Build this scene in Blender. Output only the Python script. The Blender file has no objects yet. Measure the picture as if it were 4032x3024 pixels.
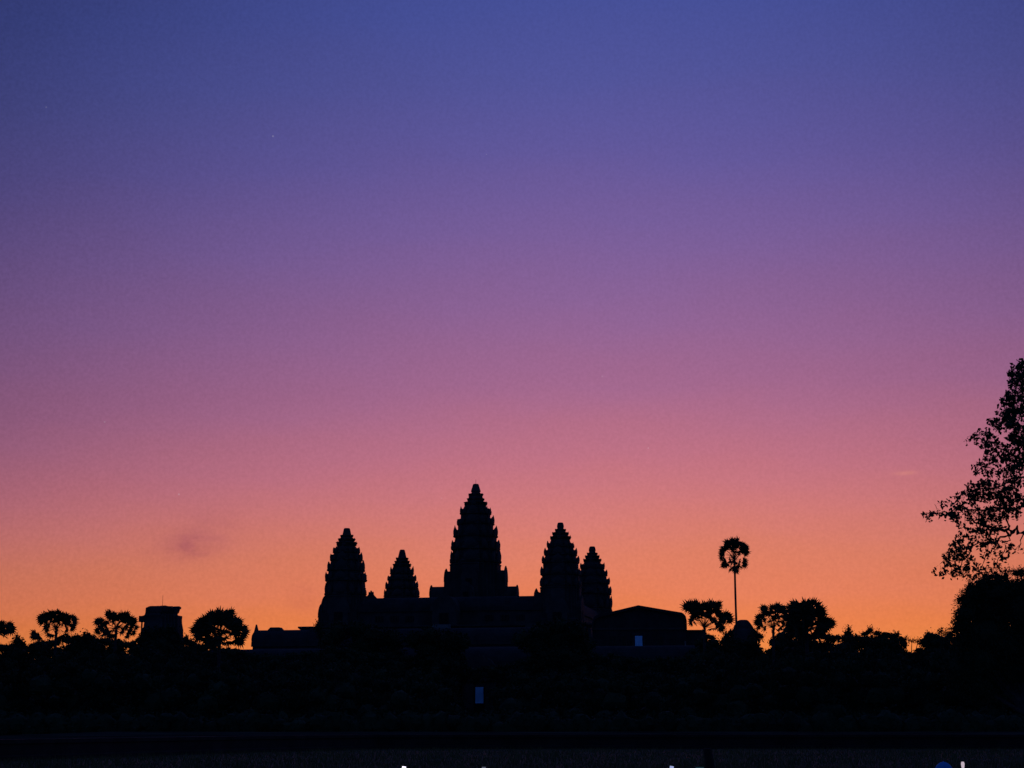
import bpy, bmesh, math, random
from mathutils import Vector, Matrix
from mathutils import noise as mnoise

# ------------------------------------------------------------------ camera
F_PX, W_PX, H_PX = 6386.0, 4032.0, 3024.0
TILT = math.atan((2850 - 1512) / F_PX)
EYE = 2.0
scene = bpy.context.scene
COL = scene.collection
cam_d = bpy.data.cameras.new("camera")
cam_d.sensor_width = 36.0
cam_d.lens = 36.0 * F_PX / W_PX
cam_d.clip_start = 0.1
cam_d.clip_end = 9000
cam = bpy.data.objects.new("camera", cam_d)
cam.location = (0, 0, EYE)
cam.rotation_euler = (math.pi / 2 + TILT, 0, 0)
COL.objects.link(cam)
scene.camera = cam
scene.view_settings.view_transform = 'Standard'
scene.view_settings.look = 'None'
scene.view_settings.exposure = 0
scene.view_settings.gamma = 1


# ------------------------------------------------------------------ dawn sky (direction based)
def lin(c):
    return tuple(((v / 255) / 12.92 if v <= 10 else ((v / 255 + 0.055) / 1.055) ** 2.4) for v in c)


def make_sky():
    w = bpy.data.worlds.new("World")
    scene.world = w
    w.use_nodes = True
    nt = w.node_tree
    N, L = nt.nodes, nt.links
    for n in list(N):
        N.remove(n)

    def math_(op, a, b=None, c=None, clamp=False):
        n = N.new('ShaderNodeMath')
        n.operation = op
        n.use_clamp = clamp
        for i, v in enumerate((a, b, c)):
            if v is None:
                continue
            if isinstance(v, (int, float)):
                n.inputs[i].default_value = v
            else:
                L.new(v, n.inputs[i])
        return n.outputs[0]

    def ramp(fac, stops):
        n = N.new('ShaderNodeValToRGB')
        e = n.color_ramp.elements
        while len(e) > 1:
            e.remove(e[-1])
        e[0].position = stops[0][0]
        e[0].color = (*lin(stops[0][1]), 1)
        for p, c in stops[1:]:
            k = e.new(p)
            k.color = (*lin(c), 1)
        L.new(fac, n.inputs[0])
        return n.outputs[0]

    def mix(fac, a, b, mode='MIX'):
        n = N.new('ShaderNodeMix')
        n.data_type = 'RGBA'
        n.blend_type = mode
        if isinstance(fac, (int, float)):
            n.inputs[0].default_value = fac
        else:
            L.new(fac, n.inputs[0])
        for i, v in ((6, a), (7, b)):
            if isinstance(v, tuple):
                n.inputs[i].default_value = v
            else:
                L.new(v, n.inputs[i])
        return n.outputs[2]

    tc = N.new('ShaderNodeTexCoord')
    sep = N.new('ShaderNodeSeparateXYZ')
    L.new(tc.outputs['Generated'], sep.inputs[0])
    x, y, z = sep.outputs
    el = math_('MULTIPLY', math_('ARCSINE', z), 180 / math.pi)
    az = math_('MULTIPLY', math_('ARCTAN2', x, y), 180 / math.pi)

    # slow unevenness of the thin high haze
    mp = N.new('ShaderNodeMapping')
    mp.inputs['Scale'].default_value = (3.0, 3.0, 13.0)
    L.new(tc.outputs['Generated'], mp.inputs[0])
    nz = N.new('ShaderNodeTexNoise')
    nz.inputs['Scale'].default_value = 2.2
    nz.inputs['Detail'].default_value = 5
    nz.inputs['Roughness'].default_value = 0.55
    L.new(mp.outputs[0], nz.inputs[0])
    wob = math_('SUBTRACT', nz.outputs[0], 0.5)
    # the glow is stronger to the right of the axis: warm bands reach higher there
    side = math_('SUBTRACT', az, 6.0)
    up = N.new('ShaderNodeMapRange')
    up.interpolation_type = 'SMOOTHSTEP'
    up.inputs['From Min'].default_value = 0.5
    up.inputs['From Max'].default_value = 10
    up.inputs['To Min'].default_value = 0.0
    up.inputs['To Max'].default_value = 0.0034
    L.new(el, up.inputs['Value'])
    el2 = math_('ADD', el, math_('MULTIPLY', math_('POWER', math_('ABSOLUTE', side), 2.0), up.outputs[0]))
    el2 = math_('ADD', el2, math_('MULTIPLY', wob, 1.3))
    fac = math_('DIVIDE', math_('ADD', el2, 3.0), 93.0, clamp=True)

    def E_(py):
        return (TILT * 180 / math.pi + math.degrees(math.atan((1512 - py) / F_PX)) + 3.0) / 93.0
    east = ramp(fac, [(0.0, (236, 140, 62)), (E_(2700), (243, 143, 68)), (E_(2550), (241, 137, 70)), (E_(2450), (236, 130, 76)),
                      (E_(2330), (230, 128, 92)), (E_(2180), (222, 127, 102)), (E_(2000), (210, 122, 119)), (E_(1800), (192, 114, 131)),
                      (E_(1500), (162, 104, 142)), (E_(1200), (140, 99, 149)), (E_(900), (119, 94, 154)),
                      (E_(600), (97, 88, 155)), (E_(300), (81, 84, 153)), (E_(0), (70, 80, 152)),
                      (38 / 93, (50, 66, 138)), (1.0, (38, 66, 138))])
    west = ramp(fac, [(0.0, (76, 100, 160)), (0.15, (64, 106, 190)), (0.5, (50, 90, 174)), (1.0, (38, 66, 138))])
    # brightness falls away from the glow to both sides
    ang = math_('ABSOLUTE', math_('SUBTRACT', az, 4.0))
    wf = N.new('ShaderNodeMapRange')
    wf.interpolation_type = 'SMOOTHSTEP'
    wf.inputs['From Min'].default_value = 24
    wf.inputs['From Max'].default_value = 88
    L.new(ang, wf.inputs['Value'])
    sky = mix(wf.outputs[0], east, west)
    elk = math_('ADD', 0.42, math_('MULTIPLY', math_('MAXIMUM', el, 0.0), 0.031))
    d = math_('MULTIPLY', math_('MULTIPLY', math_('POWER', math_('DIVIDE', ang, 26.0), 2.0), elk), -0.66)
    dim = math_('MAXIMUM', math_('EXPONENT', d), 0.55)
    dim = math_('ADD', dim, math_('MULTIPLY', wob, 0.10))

    mp2 = N.new('ShaderNodeMapping')
    mp2.inputs['Scale'].default_value = (1.0, 1.0, 2.2)
    L.new(tc.outputs['Generated'], mp2.inputs[0])
    nz2 = N.new('ShaderNodeTexNoise')
    nz2.inputs['Scale'].default_value = 60
    nz2.inputs['Detail'].default_value = 6
    L.new(mp2.outputs[0], nz2.inputs[0])
    wob2 = math_('SUBTRACT', nz2.outputs[0], 0.45)
    # faint wisps of cloud
    def wisp(px, py, wx, wy, rot):
        ca = math.degrees(math.atan2((px - 2016) / F_PX, math.cos(TILT) - (1512 - py) / F_PX * math.sin(TILT)))
        v = (1512 - py) / F_PX
        ce = math.degrees(math.atan2(math.sin(TILT) + v * math.cos(TILT),
                                     math.hypot(math.cos(TILT) - v * math.sin(TILT), (px - 2016) / F_PX)))
        a = math_('SUBTRACT', az, ca)
        b = math_('SUBTRACT', el, ce)
        ar = math_('ADD', math_('MULTIPLY', a, math.cos(rot)), math_('MULTIPLY', b, math.sin(rot)))
        br = math_('SUBTRACT', math_('MULTIPLY', b, math.cos(rot)), math_('MULTIPLY', a, math.sin(rot)))
        q = math_('ADD', math_('POWER', math_('DIVIDE', ar, wx), 2.0), math_('POWER', math_('DIVIDE', br, wy), 2.0))
        q = math_('ADD', q, math_('MULTIPLY', wob2, 3.5))
        return math_('EXPONENT', math_('MULTIPLY', q, -1.0), clamp=True)
    c1 = wisp(742, 2158, 0.95, 0.42, 0.22)
    c2 = wisp(800, 2090, 1.1, 0.7, 0.4)
    c3 = wisp(3570, 1862, 0.38, 0.07, 0.02)
    c4 = wisp(1190, 2360, 0.45, 0.45, 0.8)
    sky = mix(math_('MULTIPLY', c1, 0.40), sky, (*lin((150, 70, 95)), 1))
    sky = mix(math_('MULTIPLY', c2, 0.13), sky, (*lin((150, 75, 110)), 1))
    sky = mix(math_('MULTIPLY', c4, 0.16), sky, (*lin((170, 75, 80)), 1))
    sky = mix(math_('MULTIPLY', c3, 0.28), sky, (*lin((235, 150, 130)), 1))
    # fine brightness noise added in imitation of camera grain, and the last faint stars
    fz = N.new('ShaderNodeTexNoise')
    fz.inputs['Scale'].default_value = 520
    fz.inputs['Detail'].default_value = 2
    L.new(tc.outputs['Generated'], fz.inputs[0])
    dim = math_('ADD', dim, math_('MULTIPLY', math_('SUBTRACT', fz.outputs[0], 0.5), 0.19))
    vo = N.new('ShaderNodeTexVoronoi')
    vo.inputs['Scale'].default_value = 70
    L.new(tc.outputs['Generated'], vo.inputs['Vector'])
    sc_ = N.new('ShaderNodeSeparateColor')
    L.new(vo.outputs['Color'], sc_.inputs[0])
    star = math_('MULTIPLY', math_('LESS_THAN', vo.outputs['Distance'], 0.040), math_('GREATER_THAN', sc_.outputs[0], 0.86))
    star = math_('MULTIPLY', star, math_('MULTIPLY', sc_.outputs[1], math_('GREATER_THAN', el, 4.0)))
    sky = mix(math_('MULTIPLY', star, 0.16), sky, (0.8, 0.75, 0.85, 1))
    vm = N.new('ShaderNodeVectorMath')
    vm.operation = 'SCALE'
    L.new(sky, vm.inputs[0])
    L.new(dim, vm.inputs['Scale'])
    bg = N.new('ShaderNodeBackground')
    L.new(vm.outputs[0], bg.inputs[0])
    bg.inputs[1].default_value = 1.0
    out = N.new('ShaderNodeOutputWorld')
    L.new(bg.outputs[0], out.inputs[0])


make_sky()

# ------------------------------------------------------------------ helpers
CT, ST = math.cos(TILT), math.sin(TILT)
TH = math.radians(11.0)                       # the temple axis against the view
TC = Vector((-8.5, 378.0, 0))                 # centre of the temple
AX_R = Vector((math.cos(TH), -math.sin(TH), 0))
AX_F = Vector((math.sin(TH), math.cos(TH), 0))


def zpy(py, y):
    v = (1512 - py) / F_PX
    return EYE + y * (ST + v * CT) / (CT - v * ST)


def P(px, py, y):
    v = (1512 - py) / F_PX
    k = y / (CT - v * ST)
    return Vector(((px - 2016) / F_PX * k, y, EYE + k * (ST + v * CT)))


def mpp(y, z):
    return (y * CT + (z - EYE) * ST) / F_PX


def temple(u, v, z=0):
    return TC + AX_R * u + AX_F * v + Vector((0, 0, z))


def on_v(px, py, v):
    """ray through a photo point met with the temple plane v = const -> (u, z)"""
    w = (1512 - py) / F_PX
    d = Vector(((px - 2016) / F_PX, CT - w * ST, ST + w * CT))
    k = (AX_F.dot(TC) + v) / d.dot(AX_F)
    p = d * k
    return (p - TC).dot(AX_R), p.z + EYE


class MB:
    def __init__(self):
        self.v, self.f = [], []

    def add(self, vs, fs):
        o = len(self.v)
        self.v += [tuple(p) for p in vs]
        self.f += [tuple(i + o for i in f) for f in fs]

    def loft(self, rings, cap0=True, cap1=True):
        n = len(rings[0])
        vs = [p for r in rings for p in r]
        fs = []
        for i in range(len(rings) - 1):
            for j in range(n):
                k = (j + 1) % n
                fs.append((i * n + j, i * n + k, (i + 1) * n + k, (i + 1) * n + j))
        if cap0:
            fs.append(tuple(range(n - 1, -1, -1)))
        if cap1:
            m = (len(rings) - 1) * n
            fs.append(tuple(range(m, m + n)))
        self.add(vs, fs)

    def box(self, c, s, rz=0.0, taper=1.0, tilt=None):
        m = Matrix.Rotation(rz, 3, 'Z')
        if tilt:
            m = m @ Matrix.Rotation(tilt[0], 3, 'X') @ Matrix.Rotation(tilt[1], 3, 'Y')
        c = Vector(c)
        vs = []
        for dz in (-.5, .5):
            t = taper if dz > 0 else 1.0
            for dx, dy in ((-.5, -.5), (.5, -.5), (.5, .5), (-.5, .5)):
                vs.append(c + m @ Vector((dx * s[0] * t, dy * s[1] * t, dz * s[2])))
        self.add(vs, [(3, 2, 1, 0), (4, 5, 6, 7), (0, 1, 5, 4), (1, 2, 6, 5), (2, 3, 7, 6), (3, 0, 4, 7)])

    def prism(self, prof, a, b, frame=None):
        """prof: list of (s, z); extruded along the second axis from a to b; frame(s, t, z) -> point"""
        fr = frame or (lambda s, t, z: Vector((s, t, z)))
        self.loft([[fr(s, a, z) for s, z in prof], [fr(s, b, z) for s, z in prof]])

    def tube(self, pts, rads, n=7):
        rings = []
        for i, p in enumerate(pts):
            p = Vector(p)
            d = (Vector(pts[min(i + 1, len(pts) - 1)]) - Vector(pts[max(i - 1, 0)])).normalized()
            a = d.orthogonal().normalized() if abs(d.z) < 0.9 else d.cross(Vector((0, 1, 0))).normalized()
            b = d.cross(a)
            rings.append([p + (a * math.cos(2 * math.pi * k / n) + b * math.sin(2 * math.pi * k / n)) * rads[i] for k in range(n)])
        self.loft(rings)

    def build(self, name, mat, parent=None, loc=(0, 0, 0), rz=0.0, smooth=False):
        me = bpy.data.meshes.new(name)
        me.from_pydata(self.v, [], self.f)
        me.materials.append(mat)
        if smooth:
            me.polygons.foreach_set('use_smooth', [True] * len(me.polygons))
        me.update()
        o = bpy.data.objects.new(name, me)
        COL.objects.link(o)
        o.parent = parent
        o.location = loc
        o.rotation_euler = (0, 0, rz)
        return o


def tag(o, label=None, cat=None, group=None, kind=None):
    for k, v in (('label', label), ('category', cat), ('group', group), ('kind', kind)):
        if v:
            o[k] = v
    return o


def thing(name, loc, label, cat, group=None, rz=0.0):
    o = bpy.data.objects.new(name, None)
    o.empty_display_size = 0.5
    COL.objects.link(o)
    o.location = loc
    o.rotation_euler = (0, 0, rz)
    return tag(o, label, cat, group)


def inst(src, name, parent, loc, rot=(0, 0, 0), scale=(1, 1, 1)):
    o = bpy.data.objects.new(name, src)
    COL.objects.link(o)
    o.parent = parent
    o.location = loc
    o.rotation_euler = rot
    o.scale = scale
    return o


# ------------------------------------------------------------------ materials
def mat_noise(name, c1, c2, scale=1.0, rough=0.9, bump=0.3, detail=6, c3=None, spec=0.2):
    m = bpy.data.materials.new(name)
    m.use_nodes = True
    nt = m.node_tree
    N, L = nt.nodes, nt.links
    b = N['Principled BSDF']
    b.inputs['Roughness'].default_value = rough
    b.inputs['Specular IOR Level'].default_value = spec
    tc = N.new('ShaderNodeTexCoord')
    nz = N.new('ShaderNodeTexNoise')
    nz.inputs['Scale'].default_value = scale
    nz.inputs['Detail'].default_value = detail
    nz.inputs['Roughness'].default_value = 0.65
    L.new(tc.outputs['Object'], nz.inputs[0])
    r = N.new('ShaderNodeValToRGB')
    e = r.color_ramp.elements
    e[0].position, e[1].position = 0.35, 0.65
    e[0].color, e[1].color = (*c1, 1), (*c2, 1)
    if c3:
        k = e.new(0.8)
        k.color = (*c3, 1)
    L.new(nz.outputs[0], r.inputs[0])
    L.new(r.outputs[0], b.inputs['Base Color'])
    if bump:
        bp = N.new('ShaderNodeBump')
        bp.inputs['Strength'].default_value = bump
        n2 = N.new('ShaderNodeTexNoise')
        n2.inputs['Scale'].default_value = scale * 5
        n2.inputs['Detail'].default_value = 5
        L.new(tc.outputs['Object'], n2.inputs[0])
        L.new(n2.outputs[0], bp.inputs['Height'])
        L.new(bp.outputs[0], b.inputs['Normal'])
    return m


def mat_emit(name, col, strength):
    m = bpy.data.materials.new(name)
    m.use_nodes = True
    b = m.node_tree.nodes['Principled BSDF']
    b.inputs['Base Color'].default_value = (0.02, 0.02, 0.02, 1)
    b.inputs['Emission Color'].default_value = (*col, 1)
    b.inputs['Emission Strength'].default_value = strength
    return m


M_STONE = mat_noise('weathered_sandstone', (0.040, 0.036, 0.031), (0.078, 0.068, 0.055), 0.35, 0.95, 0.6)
M_STONE_PALE = mat_noise('pale_sandstone', (0.12, 0.115, 0.10), (0.22, 0.20, 0.17), 0.8, 0.95, 0.5)
M_ROOF = mat_noise('roof_stone', (0.022, 0.021, 0.020), (0.045, 0.042, 0.037), 0.5, 0.95, 0.6)
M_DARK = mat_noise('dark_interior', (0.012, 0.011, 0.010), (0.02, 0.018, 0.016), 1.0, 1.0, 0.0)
M_LEAF = mat_noise('foliage', (0.015, 0.026, 0.010), (0.034, 0.052, 0.019), 0.25, 0.85, 0.0)
M_LEAF2 = mat_noise('foliage_olive', (0.03, 0.038, 0.016), (0.055, 0.065, 0.028), 0.3, 0.85, 0.0)
M_PALM = mat_noise('palm_leaf', (0.025, 0.035, 0.015), (0.045, 0.06, 0.025), 0.6, 0.8, 0.0)
M_BARK = mat_noise('bark', (0.04, 0.033, 0.028), (0.075, 0.062, 0.05), 2.0, 0.95, 0.5)
M_GRASS = mat_noise('grass_blades', (0.075, 0.065, 0.02), (0.18, 0.145, 0.045), 0.4, 0.9, 0.0)
M_GROUND = mat_noise('soil_and_turf', (0.018, 0.024, 0.012), (0.045, 0.05, 0.025), 0.12, 1.0, 0.4, c3=(0.055, 0.05, 0.035))
M_PAVE = mat_noise('terrace_paving', (0.006, 0.008, 0.006), (0.060, 0.066, 0.05), 0.10, 1.0, 0.3, spec=0.0)
M_WALL = mat_noise('dark_laterite', (0.018, 0.014, 0.012), (0.035, 0.028, 0.024), 0.6, 1.0, 0.5)
M_CLOTH = mat_noise('blue_white_tarpaulin', (0.42, 0.76, 0.94), (0.50, 0.80, 0.95), 1.4, 0.6, 0.1)
M_METAL = mat_noise('dark_metal', (0.03, 0.03, 0.03), (0.05, 0.05, 0.05), 3, 0.5, 0.0)


# ------------------------------------------------------------------ ground
def ground():
    mb = MB()
    n, R = 96, 5000
    rad = [0, 40, 90, 160, 300, 700, 2000, R]
    rings = []
    vs, fs = [(0, 0, 0)], []
    for r in rad[1:]:
        for k in range(n):
            a = 2 * math.pi * k / n
            vs.append((r * math.cos(a), r * math.sin(a), 0))
    for k in range(n):
        fs.append((0, 1 + k, 1 + (k + 1) % n))
    for i in range(len(rad) - 2):
        for k in range(n):
            a, b = 1 + i * n + k, 1 + i * n + (k + 1) % n
            fs.append((a, a + n, b + n, b))
    mb.add(vs, fs)
    o = mb.build('ground', M_GROUND)
    tag(o, kind='structure')


ground()

# ------------------------------------------------------------------ temple
RED = [(1, .36), (.88, .36), (.88, .54), (.78, .54), (.78, .66), (.66, .66), (.66, .78), (.54, .78), (.54, .88), (.36, .88), (.36, 1)]


def redent():
    pts = []
    for q in range(4):
        c, s = [(1, 0), (0, 1), (-1, 0), (0, -1)][q]
        for a, b in RED:
            pts.append((a * c - b * s, a * s + b * c))
    return pts


REDPTS = redent()


def red_ring(h, z, jit=0.0, rng=None):
    out = []
    for x, y in REDPTS:
        j = 1 + (rng.uniform(-jit, jit) if rng else 0)
        out.append(Vector((x * h * j, y * h * j, z)))
    return out


def antefix_mesh():
    mb = MB()
    lv = [(0, .80, -.25, .55), (.18, .95, -.2, .92), (.38, 1.0, -.1, 1.0), (.55, .90, .05, 1.02), (.70, .62, .35, .97),
          (.82, .36, .55, .90), (.92, .17, .64, .84), (1, .04, .70, .78)]
    rings = []
    for z, w, a, b in lv:
        m = (a + b) / 2
        rings.append([Vector((-w / 2, a, z)), Vector((-w / 2, m, z)), Vector((-w / 4, b * .97, z)), Vector((0, b, z)),
                      Vector((w / 4, b * .97, z)), Vector((w / 2, m, z)), Vector((w / 2, a, z))][::-1])
    mb.loft(rings)
    me = bpy.data.meshes.new('antefix')
    me.from_pydata(mb.v, [], mb.f)
    me.materials.append(M_STONE)
    return me


ANTEFIX = antefix_mesh()


def vault_prof(hw, ze, zr, n=7):
    """ogival vault cross-section: eaves at +-hw"""
    pts = []
    for i in range(n + 1):
        t = i / n
        s = -hw * (1 - t ** 1.6)
        z = ze + (zr - ze) * math.sin(t * math.pi / 2) ** 0.85
        pts.append((s, z))
    return pts + [(-s, z) for s, z in pts[-2::-1]]


def gable_prof(hw, z0, ze, zr):
    return [(-hw * .92, z0)] + vault_prof(hw, ze, zr) + [(hw * .92, z0)]


def pediment_prof(hw, z0, ze, zr):
    """flame-edged gable front, pointed at the top"""
    pts = [(-hw * .95, z0), (-hw * .95, ze)]
    n = 6
    for i in range(n):
        t = i / n
        s = -hw * 1.12 * (1 - t ** 1.5)
        z = ze + (zr - ze) * .93 * math.sin(t * math.pi / 2) ** .8
        pts.append((s - hw * .05, z))
        pts.append((s * .97, z + (zr - ze) * .10))
    pts.append((-hw * .05, zr * 1.0 - (zr - ze) * .02))
    pts.append((0, zr + (zr - ze) * .08))
    return pts + [(-s, z) for s, z in pts[-2::-1]]


def add_porch(root, ang, r0, r1, hw, z0, zr, spike=0.6):
    c, s = math.cos(ang), math.sin(ang)

    def fr(a, t, z):
        return Vector((c * t - s * a, s * t + c * a, z))
    ze = zr - 1.25 * hw
    mb = MB()
    mb.prism(gable_prof(hw, z0, ze, zr), r0, r1 - .35, fr)
    # ridge crest of small stone finials
    k = r0 + 1
    p = mb.build('porch', M_STONE, root)
    mp = MB()
    mp.prism(pediment_prof(hw * .98, z0, ze - .3, zr + spike * .9), r1 - .30, r1, fr)
    mp.build('pediment', M_STONE, p)
    md = MB()
    md.prism([(-hw * .42, z0), (hw * .42, z0), (hw * .42, ze - .1), (-hw * .42, ze - .1)], r1 + .004, r1 + .05, fr)
    md.build('doorway', M_DARK, p)
    return p


def temple_tower(label, u, v, cx_fit, finial, tiers, body_py, z0, porches, seed, rod=None, group='lotus bud towers of the temple'):
    base = temple(u, v)
    y = base.y
    rng = random.Random(seed)
    root = thing('temple_tower', (base.x, base.y, 0), label, 'tower', group, -TH)
    k = 1 / 1.012

    def Z(py):
        return zpy(py, y)

    def Hm(hp, py):
        return hp * mpp(y, Z(py)) * k
    n = len(tiers)
    for i, (yt, yb, hp, sp) in enumerate(tiers):      # from the top down
        zt, zb, h = Z(yt), Z(yb), Hm(hp, yt)
        if i == 0:
            zn, hn = Z(finial[-1][0]), Hm(finial[-1][1], finial[-1][0])
        else:
            zn, hn = Z(tiers[i - 1][1]), Hm(tiers[i - 1][2], tiers[i - 1][1]) * .905
        hn = min(hn, h * .92)
        mb = MB()
        dz = zt - zb
        if sp is None:      # small upper tiers: flaring cornice with pointed lip
            rg = [(zb, h * .76), (zb + dz * .35, h * .82), (zb + dz * .8, h * .97), (zt, h * 1.0), (zt + .05, h * .93), (zt + .12, hn * 1.0), (zn + .02, hn * .985)]
        else:
            rg = [(zb, h * .90), (zb + dz * .10, h * .95), (zb + dz * .3, h * .96), (zb + dz * .42, h * .92), (zb + dz * .85, h * .92),
                  (zt - .02, h * .94), (zt + .06, h * .92), (zt + .16, hn), (zn + .02, hn * .98)]
        ox_, oy_, tl_ = rng.gauss(0, .006) * h, rng.gauss(0, .006) * h, rng.gauss(0, .006)
        mb.loft([[p + Vector((ox_, oy_, p.x * tl_)) for p in red_ring(hh, zz, .018, rng)] for zz, hh in rg])
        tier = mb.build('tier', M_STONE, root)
        ztip = Z(sp) if sp else zt + .22
        hgt = ztip - zb
        for q in range(4):
            a = q * math.pi / 2
            spots = [(0.0, .60)] if sp else [(0.0, .42)]
            spots += [(-.52, .24), (.52, .24)]
            for off, wd in spots:
                r = h * (.86 if off == 0 else .74)
                if not sp and off:
                    continue
                lx, ly = off * h, r
                ca, sa = math.cos(a), math.sin(a)
                hh = hgt * rng.uniform(.92, 1.12) * (1 if off == 0 else .9)
                if rng.random() < .12:
                    hh *= rng.uniform(.45, .75)
                inst(ANTEFIX, 'antefix', tier, (ca * lx - sa * ly, sa * lx + ca * ly, zb + dz * .1), (0, rng.uniform(-.04, .04), a),
                     (wd * h * 1.1, .14 * h, hh))
    # lotus finial: sixteen sided turned bud
    mb = MB()
    rings = []
    for py, hp in finial[::-1]:
        zz, hh = Z(py), hp * mpp(y, Z(py))
        rings.append([Vector((hh * math.cos(2 * math.pi * j / 16), hh * math.sin(2 * math.pi * j / 16), zz)) for j in range(16)])
    mb.loft(rings)
    mb.build('finial', M_STONE, root)
    # shaft below the tiers
    zb = Z(tiers[-1][1])
    hb = Hm(tiers[-1][2], tiers[-1][1])
    mb = MB()
    zz = Z(body_py)
    mb.loft([red_ring(hb * 1.06, z0), red_ring(hb * 1.06, z0 + 1.2), red_ring(hb * .98, z0 + 1.5), red_ring(hb * .95, zz), red_ring(hb * .94, zb - .5), red_ring(hb * .97, zb - .2), red_ring(hb * .92, zb + .02)])
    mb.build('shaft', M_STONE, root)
    for ang, hp, ridge, spike, hwf in porches:
        hw = hb * hwf
        zr = Z(ridge)
        hm = hp * mpp(y, zr)
        r1 = (hm - hw * math.sin(TH)) / math.cos(TH)
        add_porch(root, ang, hb * .5, r1, hw, z0, zr, Z(spike) - zr)
    if rod:
        mb = MB()
        mb.tube([(0, 0, Z(finial[0][0]) - .2), (0, 0, Z(rod))], [.05, .03], 6)
        mb.build('lightning_rod', M_METAL, root)
    return root


E4 = [0, math.pi / 2, math.pi, 3 * math.pi / 2]
CENT = dict(fin=[(1906, 9.5), (1908, 11.5), (1920, 15), (1932, 19), (1936, 19.5), (1939, 17), (1943, 18)],
            t=[(1945.5, 1955, 29.5, None), (1964, 1974, 34.5, None), (1979, 1993, 46, None), (2007, 2029, 63, 1997), (2047, 2070, 75, 2033),
               (2092, 2119, 88.6, 2074), (2138, 2170, 98.5, 2127), (2188, 2222, 102.5, 2173)])
Z_UP = 22.5
temple_tower('tallest and central stone temple tower with stepped bud-shaped roof and broad porches', 0, 0, 1871, CENT['fin'], CENT['t'], 2300, Z_UP,
             [(0, 128, 2247, 2233, .30), (math.pi, 124, 2248, 2240, .30), (math.pi / 2, 124, 2248, 2240, .30), (-math.pi / 2, 124, 2248, 2240, .30),
              (0, 172, 2311, 2308, .25), (math.pi, 182, 2308, 2304, .25), (math.pi / 2, 176, 2308, 2304, .25), (-math.pi / 2, 176, 2310, 2304, .25)], 1, rod=1888)
temple_tower('stone temple tower farthest left of the five, its left foot stepping down to the treetops', -24, -24, 1366.6,
             [(2080, 10), (2083, 12.5), (2092, 14.5), (2104, 17), (2107, 17)],
             [(2108, 2117, 26, None), (2122, 2133, 34, None), (2136, 2153, 41, None), (2161, 2180, 54, 2155), (2187, 2211, 65, 2181),
              (2228, 2252, 74.6, 2211), (2264, 2292, 82.5, 2256), (2317, 2347, 83, 2300)], 2370, Z_UP,
             [(math.pi, 93, 2352, 2348, .5), (math.pi, 105, 2382, 2378, .44), (0, 93, 2356, 2352, .5), (math.pi / 2, 93, 2352, 2348, .5), (-math.pi / 2, 98, 2362, 2356, .5)], 2)
temple_tower('smallest stone temple tower, alone between the far left tower and the tallest one', -24, 24, 1585,
             [(2164.6, 8), (2167, 10), (2178, 13), (2194, 16.5), (2196, 16.5)],
             [(2197.5, 2206, 25, None), (2210, 2220, 30, None), (2222, 2236, 36, None), (2246, 2263, 47.5, 2234), (2272, 2288, 58, 2267),
              (2304, 2321, 66, 2293), (2334, 2352, 71, 2323)], 2380, Z_UP,
             [(a, 84, 2372, 2366, .5) for a in E4], 3)
temple_tower('large stone temple tower just right of the tallest one with a blunt rounded tip', 24, -24, 2208,
             [(2058, 9), (2060, 11), (2066, 13), (2073, 14), (2079, 13), (2082, 12.5), (2084, 15)],
             [(2085, 2094, 22, None), (2098, 2109, 33, None), (2114, 2127, 41.5, None), (2142, 2158, 55, 2129), (2170, 2190, 66.7, 2159),
              (2202, 2220, 75.4, 2190), (2250, 2268, 81.5, 2233), (2290, 2312, 83.5, 2275)], 2370, Z_UP,
             [(math.pi, 97, 2338, 2334, .5), (0, 93, 2352, 2348, .5), (math.pi / 2, 93, 2352, 2348, .5), (-math.pi / 2, 98, 2362, 2356, .5)], 4)
temple_tower('short stone temple tower overlapped by a larger one, beside the low gabled roof', 24, 24, 2332,
             [(2152, 9), (2154, 11), (2160, 13), (2167, 14), (2173, 12.5), (2176, 13)],
             [(2178, 2186, 21.5, None), (2189, 2199, 29, None), (2203, 2214, 36, None), (2224, 2241, 49.4, 2216), (2253, 2270, 60, 2244),
              (2284, 2302, 69.6, 2277), (2319, 2343, 75.5, 2309), (2360, 2400, 78, 2352)], 2420, Z_UP,
             [(a, 82, 2410, 2402, .5) for a in E4], 5)


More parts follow.
